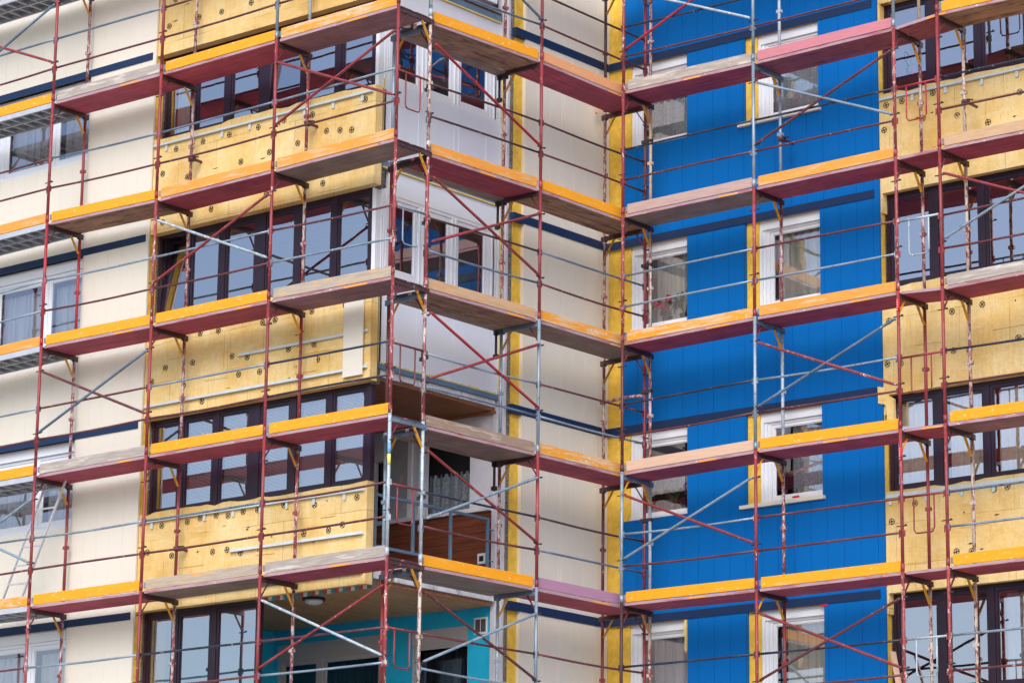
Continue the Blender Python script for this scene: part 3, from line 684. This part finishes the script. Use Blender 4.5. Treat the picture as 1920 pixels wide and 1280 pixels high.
def frame(run, idx, k, mo, mi=None, yel=True, w=Wd, label=None):
    """one frame below deck level k down to level k+1; mo / mi = outer / inner post paint"""
    n, u = run.names[idx], run.pos[idx]; zt, zb = Z(k) + dz(n, k), Z(k+1) + dz(n, k+1)
    mi = mi or mo; P = run.P; m = MB()
    jx = random.uniform(-.004, .004)
    m.tube([P(u + jx, 0, zb), P(u, 0, zt)], .0245, 12, 0); m.tube([P(u - jx, w, zb), P(u, w, zt)], .0245, 12, 1)
    for ww, ix in ((0, 0), (w, 1)): m.tube([P(u, ww, zb + .002), P(u, ww, zb + .11)], .029, 12, ix)
    m.bar(P(u, .0, zt - .085), P(u, w, zt - .085), .045, .055, m=2)                 # transom
    m.bar(P(u, .02, zt - .05), P(u, w - .02, zt - .05), .06, .008, m=2)
    m.bar(P(u, w - .035, zt - .09), P(u, w + .055, zt - .09), .055, .08, m=2)
    for h in (.54, 1.03):                                                       # wedge housings
        m.bar(P(u - .034, 0, zb + h + .035), P(u - .034, 0, zb + h - .05), .03, .022, up=(run.i), m=0)
        m.bar(P(u + .034, 0, zb + h + .035), P(u + .034, 0, zb + h - .05), .03, .022, up=(run.i), m=0)
        m.tube([P(u - .048, 0, zb + h - .07), P(u - .048, 0, zb + h + .03)], .006, 5, 3)
    m.bar(P(u - .045, w, zb + .98), P(u + .045, w, zb + .98), .05, .05, m=1)
    for h in (.635, 1.62):
        m.tube([P(u - .075, -.012, zb + h), P(u + .075, -.012, zb + h)], .009, 6, 3)
        m.tube([P(u + .07, -.03, zb + h + .008), P(u + .07, .01, zb + h + .008)], .013, 6, 3)
    f = m.build('frame', [M[mo], M[mi], M['drk'] if mo not in ('gal', 'galw', 'galb') else M['galb'], M['clamp']], run.o)
    if label: f['label'] = label
    b = MB(); b.bar(P(u, w - .02, zt - .37), P(u, w - .20, zt - .10), .012, .038, up=run.a); b.build('knee_brace', M['yel_s'] if yel else M[mo], f)
    b = MB(); b.bar(P(u, .02, zt - .33), P(u, .18, zt - .10), .010, .030, up=run.a); b.build('knee_brace', M['yel_s'] if yel == 2 else M['brn'], f)
    return f
def deck(run, i, k, top, und, u0=None, u1=None, toe=True, label=None, alu=False, w0=.03, w1=.672):
    na, nb = run.names[i], run.names[i+1]; ua, ub = run.pos[i], run.pos[i+1]
    if u0 is not None: ua = u0
    if u1 is not None: ub = u1
    za, zb = Z(k) + dz(na, k), Z(k) + dz(nb, k); L = ub - ua; pitch = math.atan2(zb - za, L)
    m = MB(); mid = (w0 + w1) / 2
    if not alu:
        for a, b_ in ((w0, mid - .004), (mid + .004, w1)):
            m.box(.035, L - .035, a, b_, -.048, -.004, 0, {2: 1, 1: 1})
            m.box(.012, .035, a + .04, b_ - .04, -.05, -.012, 2); m.box(L - .035, L - .012, a + .04, b_ - .04, -.05, -.012, 2)
        if random.random() < .6:
            q = random.uniform(.45, .75) * L; m.box(q, q + random.uniform(.3, .45), w0 - .002, w0 + .001, -.047, -.02, 3)
    else:
        for a in (w0, mid - .03, w1 - .03): m.box(.03, L - .03, a, a + .03, -.085, -.005, 1)
        x = .1
        while x < L - .08: m.box(x, x + .035, w0 + .03, w1 - .03, -.07, -.045, 1); x += .25
        m.box(.03, L - .03, w0 + .03, w1 - .03, -.012, -.006, 2)
    loc = run.g + run.a * ua + Vector((0,0,za)) - run.base
    und_m = U[und] if not alu else M['alud']
    d = m.build('deck', [und_m, M['edge'] if not alu else M['alu'], M['clamp'] if not alu else M['alud'], T['org']], run.o, loc=loc, rot=(0, -pitch, run.rot), bevel=.003)
    if label: d['label'] = label
    if toe:
        t = MB(); t.box(.06, L - .045, w0 - .002, w0 + .026, .004, .158); t.box(.028, .06, w0 - .008, w0 + .03, .03, .12, 1); t.box(L - .045, L - .03, w0 - .008, w0 + .03, .03, .12, 1)
        tt = t.build('toeboard', [T[top], M['alud']], d, bevel=.004)
        tt.rotation_euler = (0, R(random.uniform(-.12, .12)), 0)
    return d
def guard(run, i, k, h, mat, u0=None, u1=None):
    na, nb = run.names[i], run.names[i+1]; ua, ub = run.pos[i] if u0 is None else u0, run.pos[i+1] if u1 is None else u1
    za, zb = Z(k) + dz(na, k) + h, Z(k) + dz(nb, k) + h; s = random.uniform(-.006, .02); n = 6; wv = random.uniform(-.01, .01)
    pts = [run.P(ua + .035 + (ub - ua - .07) * t / n, .0 + wv * math.sin(math.pi * t / n), za + (zb - za) * t / n - s * math.sin(math.pi * t / n)) for t in range(n + 1)]
    m = MB(); m.tube(pts, .0172, 8)
    m.bar(pts[0] - Vector((0,0,.04)), pts[0] + Vector((0,0,.04)), .012, .03, up=run.i); m.bar(pts[-1] - Vector((0,0,.04)), pts[-1] + Vector((0,0,.04)), .012, .03, up=run.i)
    return m.build('guardrail', M[mat], run.o)
def brace(run, i, k, d, mat, u0=None):
    """d=+1 rises along the run"""
    ua, ub = run.pos[i] if u0 is None else u0, run.pos[i+1]
    lo, hi = Z(k) + .645, Z(k) + 1.61
    a, b_ = (lo, hi) if d > 0 else (hi, lo)
    p, q = run.P(ua + .07, -.035, a), run.P(ub - .03, -.035, b_); v_ = (q - p).normalized()
    m = MB(); m.tube([p, p + v_ * .05, q - v_ * .05, q], [.014, .021, .021, .014], 8)
    m.tube([p + v_*.03 - Vector((0,0,.0)) - run.i * .02, p + v_*.03 + run.i * .05], .012, 6); m.tube([q - v_*.03 - run.i * .02, q - v_*.03 + run.i * .05], .012, 6)
    return m.build('diagonal_brace', M[mat], run.o)
def gate(run, ax, ua, ub, z, mat, w=0.0):
    """single top bar with a hanging U, along axis ax ('i' inward or 'a' along)"""
    P = (lambda t, zz: run.P(w, ua + (ub - ua) * t, zz)) if ax == 'i' else (lambda t, zz: run.P(ua + (ub - ua) * t, w, zz))
    m = MB(); m.tube([P(.05, z), P(.95, z)], .017, 8)
    a, b_, zl = .27, .72, z - .53
    m.tube([P(a, z), P(a, zl + .05), P(a + .03, zl + .012), P(a + .07, zl), P(b_ - .07, zl), P(b_ - .03, zl + .012), P(b_, zl + .05), P(b_, z)], .0115, 8)
    return m.build('end_gate', M[mat], run.o)
def tie(run, u, z, mat='brn', w=Wd, side=1):
    m = MB(); m.tube([run.P(u + .05 * side, w - .10, z), run.P(u + .05 * side, w + .26, z - .01)], .022, 10, 0)
    m.bar(run.P(u - .03, w, z), run.P(u + .08 * side, w, z), .06, .07, m=1); m.tube([run.P(u + .09 * side, w - .06, z + .02), run.P(u + .12 * side, w + .04, z + .03)], .011, 6, 1)
    return m.build('wall_tie', [M[mat], M['clamp']], run.o)

SA = tag(empty('scaffold', (XA[0], 0, GZ)), 'long red tube scaffold before the left cream wing and its dark ribbon windows', 'scaffold', 'facade scaffolds')
SB = tag(empty('scaffold', (-.1, .78, GZ)), 'short return scaffold before the white loggia panels and the cream wall facing right', 'scaffold', 'facade scaffolds')
SCC = tag(empty('scaffold', (.12, 5.08, GZ)), 'scaffold in front of the blue wall and the right bay with dark windows', 'scaffold', 'facade scaffolds')
RA = Run(SA, (0,0,0), (1,0,0), (0,1,0), ['A0','A1','A2','A3','A4'], XA)
RB = Run(SB, (0,0,0), (0,1,0), (-1,0,0), ['B0','B1','Bx'], [.80, 3.236, 5.80])
RC = Run(SCC, (0,5.08,0), (1,0,0), (0,1,0), ['C0','C1','C2','C3','C4'], [.126, 2.592, 5.088, 5.828, 8.32])

FA = {0: ['red']*6, 1: ['red','red','redhot','red','red','red2'], 2: ['red','red','red2','red','red','red'], 3: ['gal','red','red','red','red','red'], 4: ['red','redhot','red2','red2','galw','red2']}
FAi = {0: ['flk']*6, 1: ['flk','red','redhot','flk','red','flk'], 2: ['flk','flk','flk','flk','red','flk'], 3: ['galw','red2','flk','red','red2','flk'], 4: ['galw','red2','red','flk','galw','flk2']}
# indices r = 0..5 : below deck level r
FA[4] = ['red','red','red2','red2','galw','red2']; FAi[4] = ['galw','flk2','red2','flk','galw','flk2']
for i in range(5):
    for r in range(0, 6):
        lab = 'galvanised frame' if FA[i][r][:3] == 'gal' else None
        frame(RA, i, r, FA[i][r], FAi[i][r], label=lab)
FB = [['galb','gal','brn','gal','gal','gal'], ['red2','red','red','gal','red','gal'], ['red','brn','red','red','red','red']]
FBi = [['gal','gal','red','brn','gal','red'], ['flk','flk','flk','gal','flk','galw'], ['drk','flk','flk','flk','brn','red']]
FB0x = -.10
for i in range(3):
    for r in range(0, 6):
        if i == 0:
            g0 = RB.g.copy(); RB.g = Vector((FB0x, 0, 0)); frame(RB, i, r, FB[0][r], FBi[0][r]); RB.g = g0
        else:
            frame(RB, i, r, FB[i][r], FBi[i][r], w=.73 if i == 1 else .80)
FC = [['red2','red','red2','brn','gal','drk'], ['gal','gal','red','gal','red','red'], ['gal','red2','red2','red','red','red2'], ['red','red','red','red','red','red2'], ['red']*6]
FCi = [['flk','beige','flk2','flk','galw','flk2'], ['galw','gal','flk','galw','flk','red'], ['beige','flk','flk','red','red','flk2'], ['flk','flk2','flk2','flk','flk2','flk2'], ['flk']*6]
for i in range(5):
    for r in range(0, 6):
        frame(RC, i, r, FC[i][r], FCi[i][r], yel=2 if (i, r) in ((0,4),(2,3),(2,4),(1,5),(1,4)) else True, label='galvanised frame' if FC[i][r][:3] == 'gal' else None)
# decks: (toeboard, underside) per level 0..5
DA = [[('yel','A'),('yel','A'),('org','A'),('org','A'),('yel','A'),('yelw','A')],
      [('org','red'),('gry','red'),('yel','brn'),('yel','red'),('gry','red'),('yel','red')],
      [('yel','red'),('yel','red'),('org','red'),('yel','red'),('yel','red'),('gyo','gry')],
      [('yel','red'),('yelw','rfd'),('org','gry'),('gyo','rfd'),('yel','red'),('gry','red')]]
LBL = {'yel': 'bright yellow toeboard', 'org': 'faded orange toeboard', 'gry': 'weathered grey toeboard', 'gyo': 'worn grey toeboard with old yellow paint', 'yelw': 'worn yellow toeboard',
       'tan': 'tan timber toeboard', 'lwd': 'fresh timber toeboard', 'brw': 'brown weathered toeboard', 'pnk': 'pink toeboard', 'pur': 'mauve toeboard', 'pgr': 'pinkish grey toeboard', 'sal': 'salmon timber toeboard'}
for i, col in enumerate(DA):
    for k, (t, u) in enumerate(col):
        deck(RA, i, k, t, u if u != 'A' else 'red', alu=(u == 'A'), label=('deck with ' + LBL[t]) if k else None)
DB = [[('yel','red'),('yel','brn'),('org','redc'),('tan','brn'),('brw','gry'),('yel','gry')],
      [('yel','red'),('sal','red'),('yel','brn'),('yelw','gry'),('yelw','red'),('pur','red')]]
for i, col in enumerate(DB):
    for k, (t, u) in enumerate(col):
        deck(RB, i, k, t, u, u0=.73 if i == 0 else None, label=('deck with ' + LBL[t]) if k else None)
# inner lower board seen behind the decks of the return run
for k in range(1, 6):
    m = MB(); L = 2.42; m.box(.03, L, 0, .19, -.05, -.006); d = m.build('inner_plank', U['gry'], RB.o, loc=RB.g + Vector((-.70, .82, Z(k) - .0)) - RB.base, rot=(0, 0, RB.rot), bevel=.003)
DC = [[('gry','red'),('gry','red'),('pgr','gry'),('yelw','red'),('lwd','red'),('yel','red')],
      [('yel','red'),('pnk','rsp'),('org','red'),('org','red'),('yel','red'),('yel','red')],
      None,
      [('yel','red'),('yel','brn'),('tan','red'),('gry','red'),('yel','rfd'),('yel','red')]]
for i, col in enumerate(DC):
    for k in range(6):
        if col is None: deck(RC, i, k, 'yel', 'rsp' if k == 1 else 'red', toe=False, label='short deck without a toeboard')
        else: deck(RC, i, k, col[k][0], col[k][1], label=('deck with ' + LBL[col[k][0]]) if k else None)
# guardrails rows 1..6 : (upper, lower)
GA = [[('galb','brn'),('brn','brn'),('gal','gal'),('gal','brn'),('galb','brn'),('brn','brn')],
      [('galb','brn'),('galb','brn'),('gal','brn'),('brn','brn'),('gal','brn'),('gal','brn')],
      [('brn','brn'),('galb','brn'),('gal','brn'),('gal','brn'),('galb','brn'),('nvy','brn')],
      [('brn','brn'),('gal','brn'),('brn','gal'),('nvy','nvy'),('brn','brn'),('brn','gal')]]
GB = [[('gal','galb'),('drk','drk'),('drk','galb'),('gal','galb'),('nvy','brn'),('brn','gal')],
      [('drk','brn'),('drk','brn'),('galb','brn'),('brn','gal'),('drk','galb'),('brn','brn')]]
GC = [[('nvy','brn'),('nvy','brn'),('gal','gal'),('nvy','brn'),('gal','brn'),('nvy','brn')],
      [('brn','brn'),('nvy','brn'),('brn','gal'),('gal','brn'),('brn','brn'),('nvy','brn')], None,
      [('brn','brn'),('nvy','brn'),('brn','brn'),('nvy','brn'),('galb','gal'),('gal','brn')]]
for run, G in ((RA, GA), (RB, GB), (RC, GC)):
    for i, col in enumerate(G):
        if col is None: continue
        for r, (a, b_) in enumerate(col):
            if r == 5 and False: continue
            st = .70 if (run is RB and i == 0) else None; guard(run, i, r + 1, 1.03, a, u0=st); guard(run, i, r + 1, .545, b_, u0=st)
for k, c in ((1,'brn'),(2,'red'),(3,'gal'),(4,'brn'),(5,'red'),(6,'red')): gate(RA, 'i', 0, Wd, Z(k) + 1.03, c)
for k, c in ((1,'red'),(2,'redhot'),(3,'galw'),(4,'red'),(5,'red'),(6,'galw')): gate(RC, 'a', XA[0] * 0 + 5.088, 5.828, Z(k) + 1.03, c)
for i, k, d, c in ((0,1,1,'galb'),(0,1,-1,'red'),(0,5,1,'gal'),(0,5,-1,'gal'),(1,4,-1,'brn'),(1,4,1,'galb'),(2,3,-1,'galw'),(2,3,1,'red'),(3,2,-1,'red'),(3,2,1,'red'),(3,6,-1,'galw'),(3,6,1,'red')): brace(RA, i, k, d, c)
for k, c in ((1,None),(2,'redhot'),(3,'red'),(4,'redhot'),(5,'red'),(6,'brn')):
    if c: brace(RB, 0, k, -1, c, .70)
for k, c in ((3,'red'),(4,'red'),(5,'gal'),(6,'gal')): brace(RB, 0, k, 1, c, .70)
brace(RB, 0, 1, -1, 'galb', .7)
for i, k, d, c in ((0,1,1,'redhot'),(0,1,-1,'galw'),(0,5,-1,'red'),(0,5,1,'gal'),(1,2,-1,'gal'),(1,2,1,'brn'),(1,4,-1,'red2'),(1,4,1,'galb'),(1,6,-1,'red'),(1,6,1,'brn'),(3,3,-1,'red'),(3,3,1,'gal')): brace(RC, i, k, d, c)
for run, u, z in ((RA, -4.87, 2.75), (RA, -2.425, 2.85), (RC, 2.592, 2.9), (RC, 5.828, 2.85), (RA, -4.87, -3.3)): tie(run, u, z)
# extra posts and couplers at the corners
for k in range(1, 5):
    for h in (.95, 1.75):
        m = MB(); p = RB.P(.80, 0, Z(k + 1) + h); m.bar(p + Vector((-.16,0,0)), p + Vector((.02,-.07,0)), .05, .05); m.tube([p + Vector((-.02,-.1,-.03)), p + Vector((-.02,-.1,.03))], .036, 10); m.build('coupler', M['clamp'], RB.o)
for k in range(1, 5):
    m = MB(); p = RC.P(.06, Wd, Z(k + 1) + 1.35); m.bar(p + Vector((-.10,0,0)), p + Vector((.10,0,0)), .05, .05); m.build('coupler', M['clamp'], RC.o)
    m = MB(); m.bar(RB.P(3.236, .86, Z(k) - .09), RB.P(3.236, .68, Z(k) - .09), .06, .07); m.tube([RB.P(3.20, .80, Z(k) - .08), RB.P(3.20, .80, Z(k) - .50)], .02, 8); m.bar(RB.P(3.20,.84,Z(k)-.46), RB.P(3.20,.76,Z(k)-.46), .05, .06)
    m.build('wall_bracket', M['clamp'], RB.o)
m = MB(); m.tube([RB.P(5.75, .82, -.72), RB.P(5.80, .35, -.68), RB.P(5.80, -.02, -.70)], .025, 10); m.build('wall_tie', M['flk'], RB.o)
for u, w, z in ((5.088, 0, .35 - .55), (5.088, 0, -2.35), (.0 + .0, .73, -4.6)):
    m = MB(); m.tube([RC.P(u, w, z - .09), RC.P(u, w, z + .09)], .0262, 12); 
    for q in range(5): m.box(*sum([[a - .004, a + .004] for a in ((RC.P(u, w - .0275, z - .07 + q*.035)).x, (RC.P(u, w - .0275, z)).y)], []), (RC.P(u, w, z - .07 + q*.035)).z, (RC.P(u, w, z - .055 + q*.035)).z, 1)
    m.build('marker_tape', [M['redp'], M['upvc']], RC.o)
m = MB(); m.tube([RA.P(0, 0, Z(5) + 1.28), RA.P(0, 0, Z(5) + 1.44)], .0255, 12); m.build('marker_tape', simple('yellow_tape', (.7,.65,.15), .5), RA.o)
m = MB(); m.tube([RA.P(0, 0, Z(5) + 1.441), RA.P(0, 0, Z(5) + 1.60)], .0255, 12); m.build('marker_tape', simple('blue_tape', (.15,.35,.6), .5), RA.o)

# ------------------------------------------------------------------ loose things
# ladder between two decks of the left scaffold
lad = tag(empty('ladder', (-8.3, .35, Z(5))), 'narrow aluminium ladder leaning between two decks at the far left of the scaffold', 'ladder')
lb = Vector(lad.location); a0, a1 = Vector((-8.42,.34,Z(5))), Vector((-7.52,.42,Z(4)-.02)); off = Vector((.42,.02,0))
for o_ in (0, 1):
    m = MB(); m.bar(a0 + off*o_ - lb, a1 + off*o_ - lb + (a1-a0)*.02, .022, .034, up=(0,1,0)); m.build('stile', M['alu'], lad)
for k in range(1, 8):
    c_ = a0 + (a1 - a0) * (k - .5) / 7; m = MB(); m.bar(c_ - lb, c_ + off - lb, .03, .022); m.build('rung', M['alu'], lad)
# loose boards
def plank(p, q, w, t, label, mat='sal'):
    p, q = Vector(p), Vector(q); L = (q - p).length
    m = MB(); m.box(0, L, -w/2, w/2, -t/2, t/2)
    o = m.build('timber_board', T[mat], None, bevel=.003); o.location = p
    o.rotation_euler = (q - p).to_track_quat('X', 'Z').to_euler(); return tag(o, label, 'board')
plank((-.93,5.74,4.0), (-.80,5.9,4.55), .09, .03, 'short salmon offcut standing on a deck against the cream inner corner')
plank((4.50,6.0,-6.0), (4.24,6.10,-4.95), .09, .03, 'pale timber batten leaning at the bottom between the blue wall and a dark window', 'lwd')

def curtain(mp, u0, u1, z0, z1, d, mat, label, period=.12, amp=.025, top=None, bot=None, name='curtain', group=None, gather=0):
    n = max(8, int((u1 - u0) / .012)); m = MB(); cols = []
    ph = random.random() * 6
    for k in range(n + 1):
        t = k / n; u = u0 + (u1 - u0) * t; x = u / period * 2 * math.pi
        w = amp * (math.sin(x + ph) + .4 * math.sin(x * 2.3 + ph)); uu = u + amp * .25 * math.sin(x * 1.7)
        zt = z1 if top is None else z1 + top(t); zb = z0 if bot is None else z0 + bot(t)
        cols.append((mp(uu, d + w, zb), mp(uu, d + w * (.6 if gather else 1), zt)))
    for k in range(n): m.face([cols[k][0], cols[k+1][0], cols[k+1][1], cols[k][1]], 0, True)
    c0 = Vector(mp((u0+u1)/2, d, z0)); m.v = [tuple(Vector(v_) - c0) for v_ in m.v]
    o = m.build(name, mat); o.location = c0
    return tag(o, label, 'curtain', group)
fl = ['top', 'second', 'third', 'bottom']
# cream-wing windows
for i, (wd) in enumerate((('c_grey','sheer grey'), ('c_white','white voile'), ('c_white','white voile'), ('c_white','white voile'))):
    b = bandA[i + 1]; w_ = ['topmost', 'second', 'third', 'lowest'][i]
    curtain(mapY, -10.8, -8.42, b - 1.42, b - .42 if i else b - .3, 1.17, M[wd[0]], f'{wd[1]} curtain in the left casement of the {w_} white window in the cream wall', .11)
    curtain(mapY, -8.3, -7.2, b - 1.42, b - .42 if i else b - .3, 1.17, M[wd[0]], f'{wd[1]} curtain in the right casement of the {w_} white window in the cream wall', .11)
# blue-wall windows
bc = [b - .12 for b in bandC[1:5]]
sc = lambda n, a: (lambda t: a * abs(math.sin(t * math.pi * n)))
curtain(mapY, -.40, .62, bc[0]-1.33, bc[0]-.66, 6.415, M['c_lace'], 'white lace half curtain with scalloped top in the top window beside the inner corner', .14, .015, top=sc(8,.03))
curtain(mapY, 2.05, 3.12, bc[0]-1.33, bc[0]-.58, 6.415, M['c_lace'], 'white lace half curtain in the topmost sill window of the blue wall', .14, .015, top=sc(8,.03))
curtain(mapY, -.25, .6, bc[1]-1.33, bc[1]-.22, 6.44, M['c_vert'], 'ivory curtain behind a red flowering plant in the window by the inner corner', .15, .03)
curtain(mapY, 2.1, 3.1, bc[1]-1.33, bc[1]-.22, 6.44, M['c_vert'], 'ivory pleated curtain in the second sill window of the blue wall', .13, .03)
curtain(mapY, -.40, .62, bc[2]-.98, bc[2]-.55, 6.415, M['c_lace'], 'scalloped lace valance above dark glass in the third window by the inner corner', .14, .015, bot=sc(4,.06))
curtain(mapY, 2.32, 3.1, bc[2]-1.33, bc[2]-.22, 6.43, M['c_net'], 'patterned net curtain in the third sill window of the blue wall', .12, .02)
curtain(mapY, -.30, .6, bc[3]-1.33, bc[3]-.22, 6.44, M['c_grey'], 'grey pleated curtain in the lowest window by the inner corner', .11, .025)
curtain(mapY, 2.2, 3.1, bc[3]-1.33, bc[3]-.22, 6.44, M['c_vert'], 'grey-ivory pleated curtain in the lowest window of the blue wall beside the bare strip', .11, .025)
# right bay
for a, b_, nm in ((4.22, 4.80, 'left'), (5.06, 5.62, 'middle'), (5.86, 6.46, 'right')):
    curtain(mapY, a, b_, -2.5, -1.28, 6.47, M['c_cream'], f'cream gathered curtain in the {nm} light of the third dark window of the right bay', .09, .02)
curtain(mapY, 5.86, 6.46, -5.5, -4.2, 6.55, M['c_grey'], 'dull curtain in the right light of the lowest dark window of the right bay', .12, .02)
# loggia glazing
curtain(mapY, -5.75, -5.45, 3.4, 4.6, 1.22, M['c_vert'], 'pale curtain drawn to the left end of the top ribbon window', .07, .015)
curtain(mapY, -5.78, -5.60, -5.5, -4.2, 1.22, M['c_tan'], 'tan curtain at the left end of the lowest dark window', .06, .012)
# balcony storeys
curtain(mapY, -2.85, -1.86, -2.52, -1.95, 4.08, M['c_net2'], 'pale net half curtain hung from tabs in the open balcony window', .2, .012, top=lambda t: .05 if int(t * 19) % 2 == 0 else 0)
curtain(mapY, -3.86, -3.5, -2.6, -1.5, 4.06, M['c_dark'], 'dark curtain at the left of the open balcony behind the blue railing', .06, .012)
curtain(mapY, -4.85, -3.66, -6.9, -4.5, 4.2, M['c_dark'], 'dark grey curtain in the wide window on the turquoise wall', .1, .03)
curtain(mapY, -3.0, -1.88, -6.9, -4.6, 4.2, M['c_dark'], 'dark grey curtain in the narrow window beside the air vent', .09, .03)
# plants on window boards
def plant(name, loc, label, leafm, flm, n, h, nf):
    e = empty(name, loc); tag(e, label, 'plant')
    m = MB(); m.tube([(0,0,0),(0,0,.13)], [.06,.08], 14); m.build('pot', M['pot'], e)
    m = MB(); f = MB()
    def leaf(mm, c_, s, dirv):
        d = Vector(dirv).normalized(); sd = d.cross(Vector((0,1,.2))).normalized() * s * .38; up = Vector((0, -.12*s, .1*s))
        mm.face([c_, c_ + d*s*.5 + sd + up, c_ + d*s, c_ + d*s*.5 - sd + up])
    st = MB()
    for k in range(n):
        a = random.uniform(-1, 1); top = Vector((a * h * .55, random.uniform(-.06,.06), .12 + h * random.uniform(.35, 1)))
        st.tube([(0,0,.1), top * .6 + Vector((0,0,.05)), top], .004, 5)
        for q in range(3): leaf(m, top - Vector((0,0,.03*q)), random.uniform(.07,.13), (random.uniform(-1,1), random.uniform(-.5,.3), random.uniform(-.7,.5)))
        if k < nf:
            for q in range(7):
                t = q * 2 * math.pi / 7; leaf(f, top + Vector((0,-.02,.02)), .08, (math.cos(t), -.3, math.sin(t)*.6))
    st.build('stem', M['leaf'], e); m.build('foliage', leafm, e)
    if nf: f.build('flower', flm, e)
    return e
wz = bc[1] - 1.31
plant('poinsettia', (-.02, 6.42, wz), 'red poinsettia in the second window beside the inner corner', M['leaf'], M['petal'], 9, .28, 5)
plant('potted_plant', (.30, 6.42, wz), 'tall green leafy plant beside the red poinsettia', M['leaf'], None, 10, .42, 0)
plant('potted_plant', (.10, 6.44, bc[2] - 1.31), 'green trailing plant behind dark glass in the third window beside the inner corner', M['leaf'], None, 8, .22, 0)
plant('potted_orchid', (.44, 6.42, bc[2] - 1.31), 'purple flowering plant at the right edge of the third window by the inner corner', M['leaf'], M['violet'], 6, .55, 4)
# butterfly ornament hanging in the top right-bay window
bf = MB()
def loop(cx, cz, rx, rz, m_, ang=0):
    pts = []
    for k in range(15):
        t = 2*math.pi*k/14; x, z = rx*math.cos(t), rz*math.sin(t); pts.append((cx + x*math.cos(ang) - z*math.sin(ang), 0, cz + x*math.sin(ang) + z*math.cos(ang)))
    bf.tube(pts, .007, 5, m_, cap=False)
loop(-.07,.10,.04,.12,0,.35); loop(.06,.08,.05,.08,1,-.4); loop(-.05,-.07,.04,.07,0,0); loop(.03,-.1,.035,.07,2,.2); loop(-.05,-.07,.02,.04,0,0); loop(.03,-.1,.018,.04,2,.2)
bf.face([(.03+.04*math.cos(k*.785), .002, .055+.04*math.sin(k*.785)) for k in range(8)], 1); bf.face([(.02+.03*math.cos(k*.785), .002, -.06+.035*math.sin(k*.785)) for k in range(8)], 2)
bo = bf.build('butterfly_ornament', [M['joint'], M['tealp'], M['petal']]); bo.location = (4.55, 6.40, 3.86)
tag(bo, 'wire butterfly with a teal and a red wing hanging inside the top right-bay window', 'ornament')

# ------------------------------------------------------------------ camera
cam = bpy.data.cameras.new('camera'); co = bpy.data.objects.new('camera', cam); COL.objects.link(co)
cam.sensor_width = 36; cam.lens = 110.59; cam.clip_end = 1000; cam.clip_start = .5
r_, u_, b_ = Vector((.76766368,.64074367,.011833)), Vector((.14099277,-.18687539,.97221326)), Vector((.62515079,-.74466445,-.23379768))
mt = Matrix((r_, u_, b_)).transposed().to_4x4(); mt.translation = (28.74644,-31.62519,-11.20908)
co.matrix_world = mt; SC.camera = co

# ------------------------------------------------------------------ light
EL, AZ = 38, 148          # sun elevation; azimuth of the sun's direction measured from +Y clockwise
sun = bpy.data.lights.new('sun', 'SUN'); so = bpy.data.objects.new('sun', sun); COL.objects.link(so)
sun.energy = 1.3; sun.angle = R(42); sun.color = (1, .97, .95)
sd = Vector((math.sin(R(AZ)) * math.cos(R(EL)), math.cos(R(AZ)) * math.cos(R(EL)), math.sin(R(EL))))
so.rotation_euler = sd.to_track_quat('Z', 'Y').to_euler()
w = bpy.data.worlds.new('World'); SC.world = w; w.use_nodes = True; nt = w.node_tree; bg = nt.nodes['Background']
sky = nt.nodes.new('ShaderNodeTexSky'); sky.sky_type = 'NISHITA'; sky.sun_disc = False; sky.sun_elevation = R(EL); sky.sun_rotation = R(AZ)
sky.air_density = 1.0; sky.dust_density = 2.0; sky.ozone_density = 1.5
nt.links.new(sky.outputs[0], bg.inputs['Color']); bg.inputs['Strength'].default_value = .15
SC.view_settings.view_transform = 'Standard'; SC.view_settings.look = 'None'; SC.view_settings.exposure = 0.80; SC.view_settings.gamma = 1
SC.render.resolution_x = 1024; SC.render.resolution_y = 682
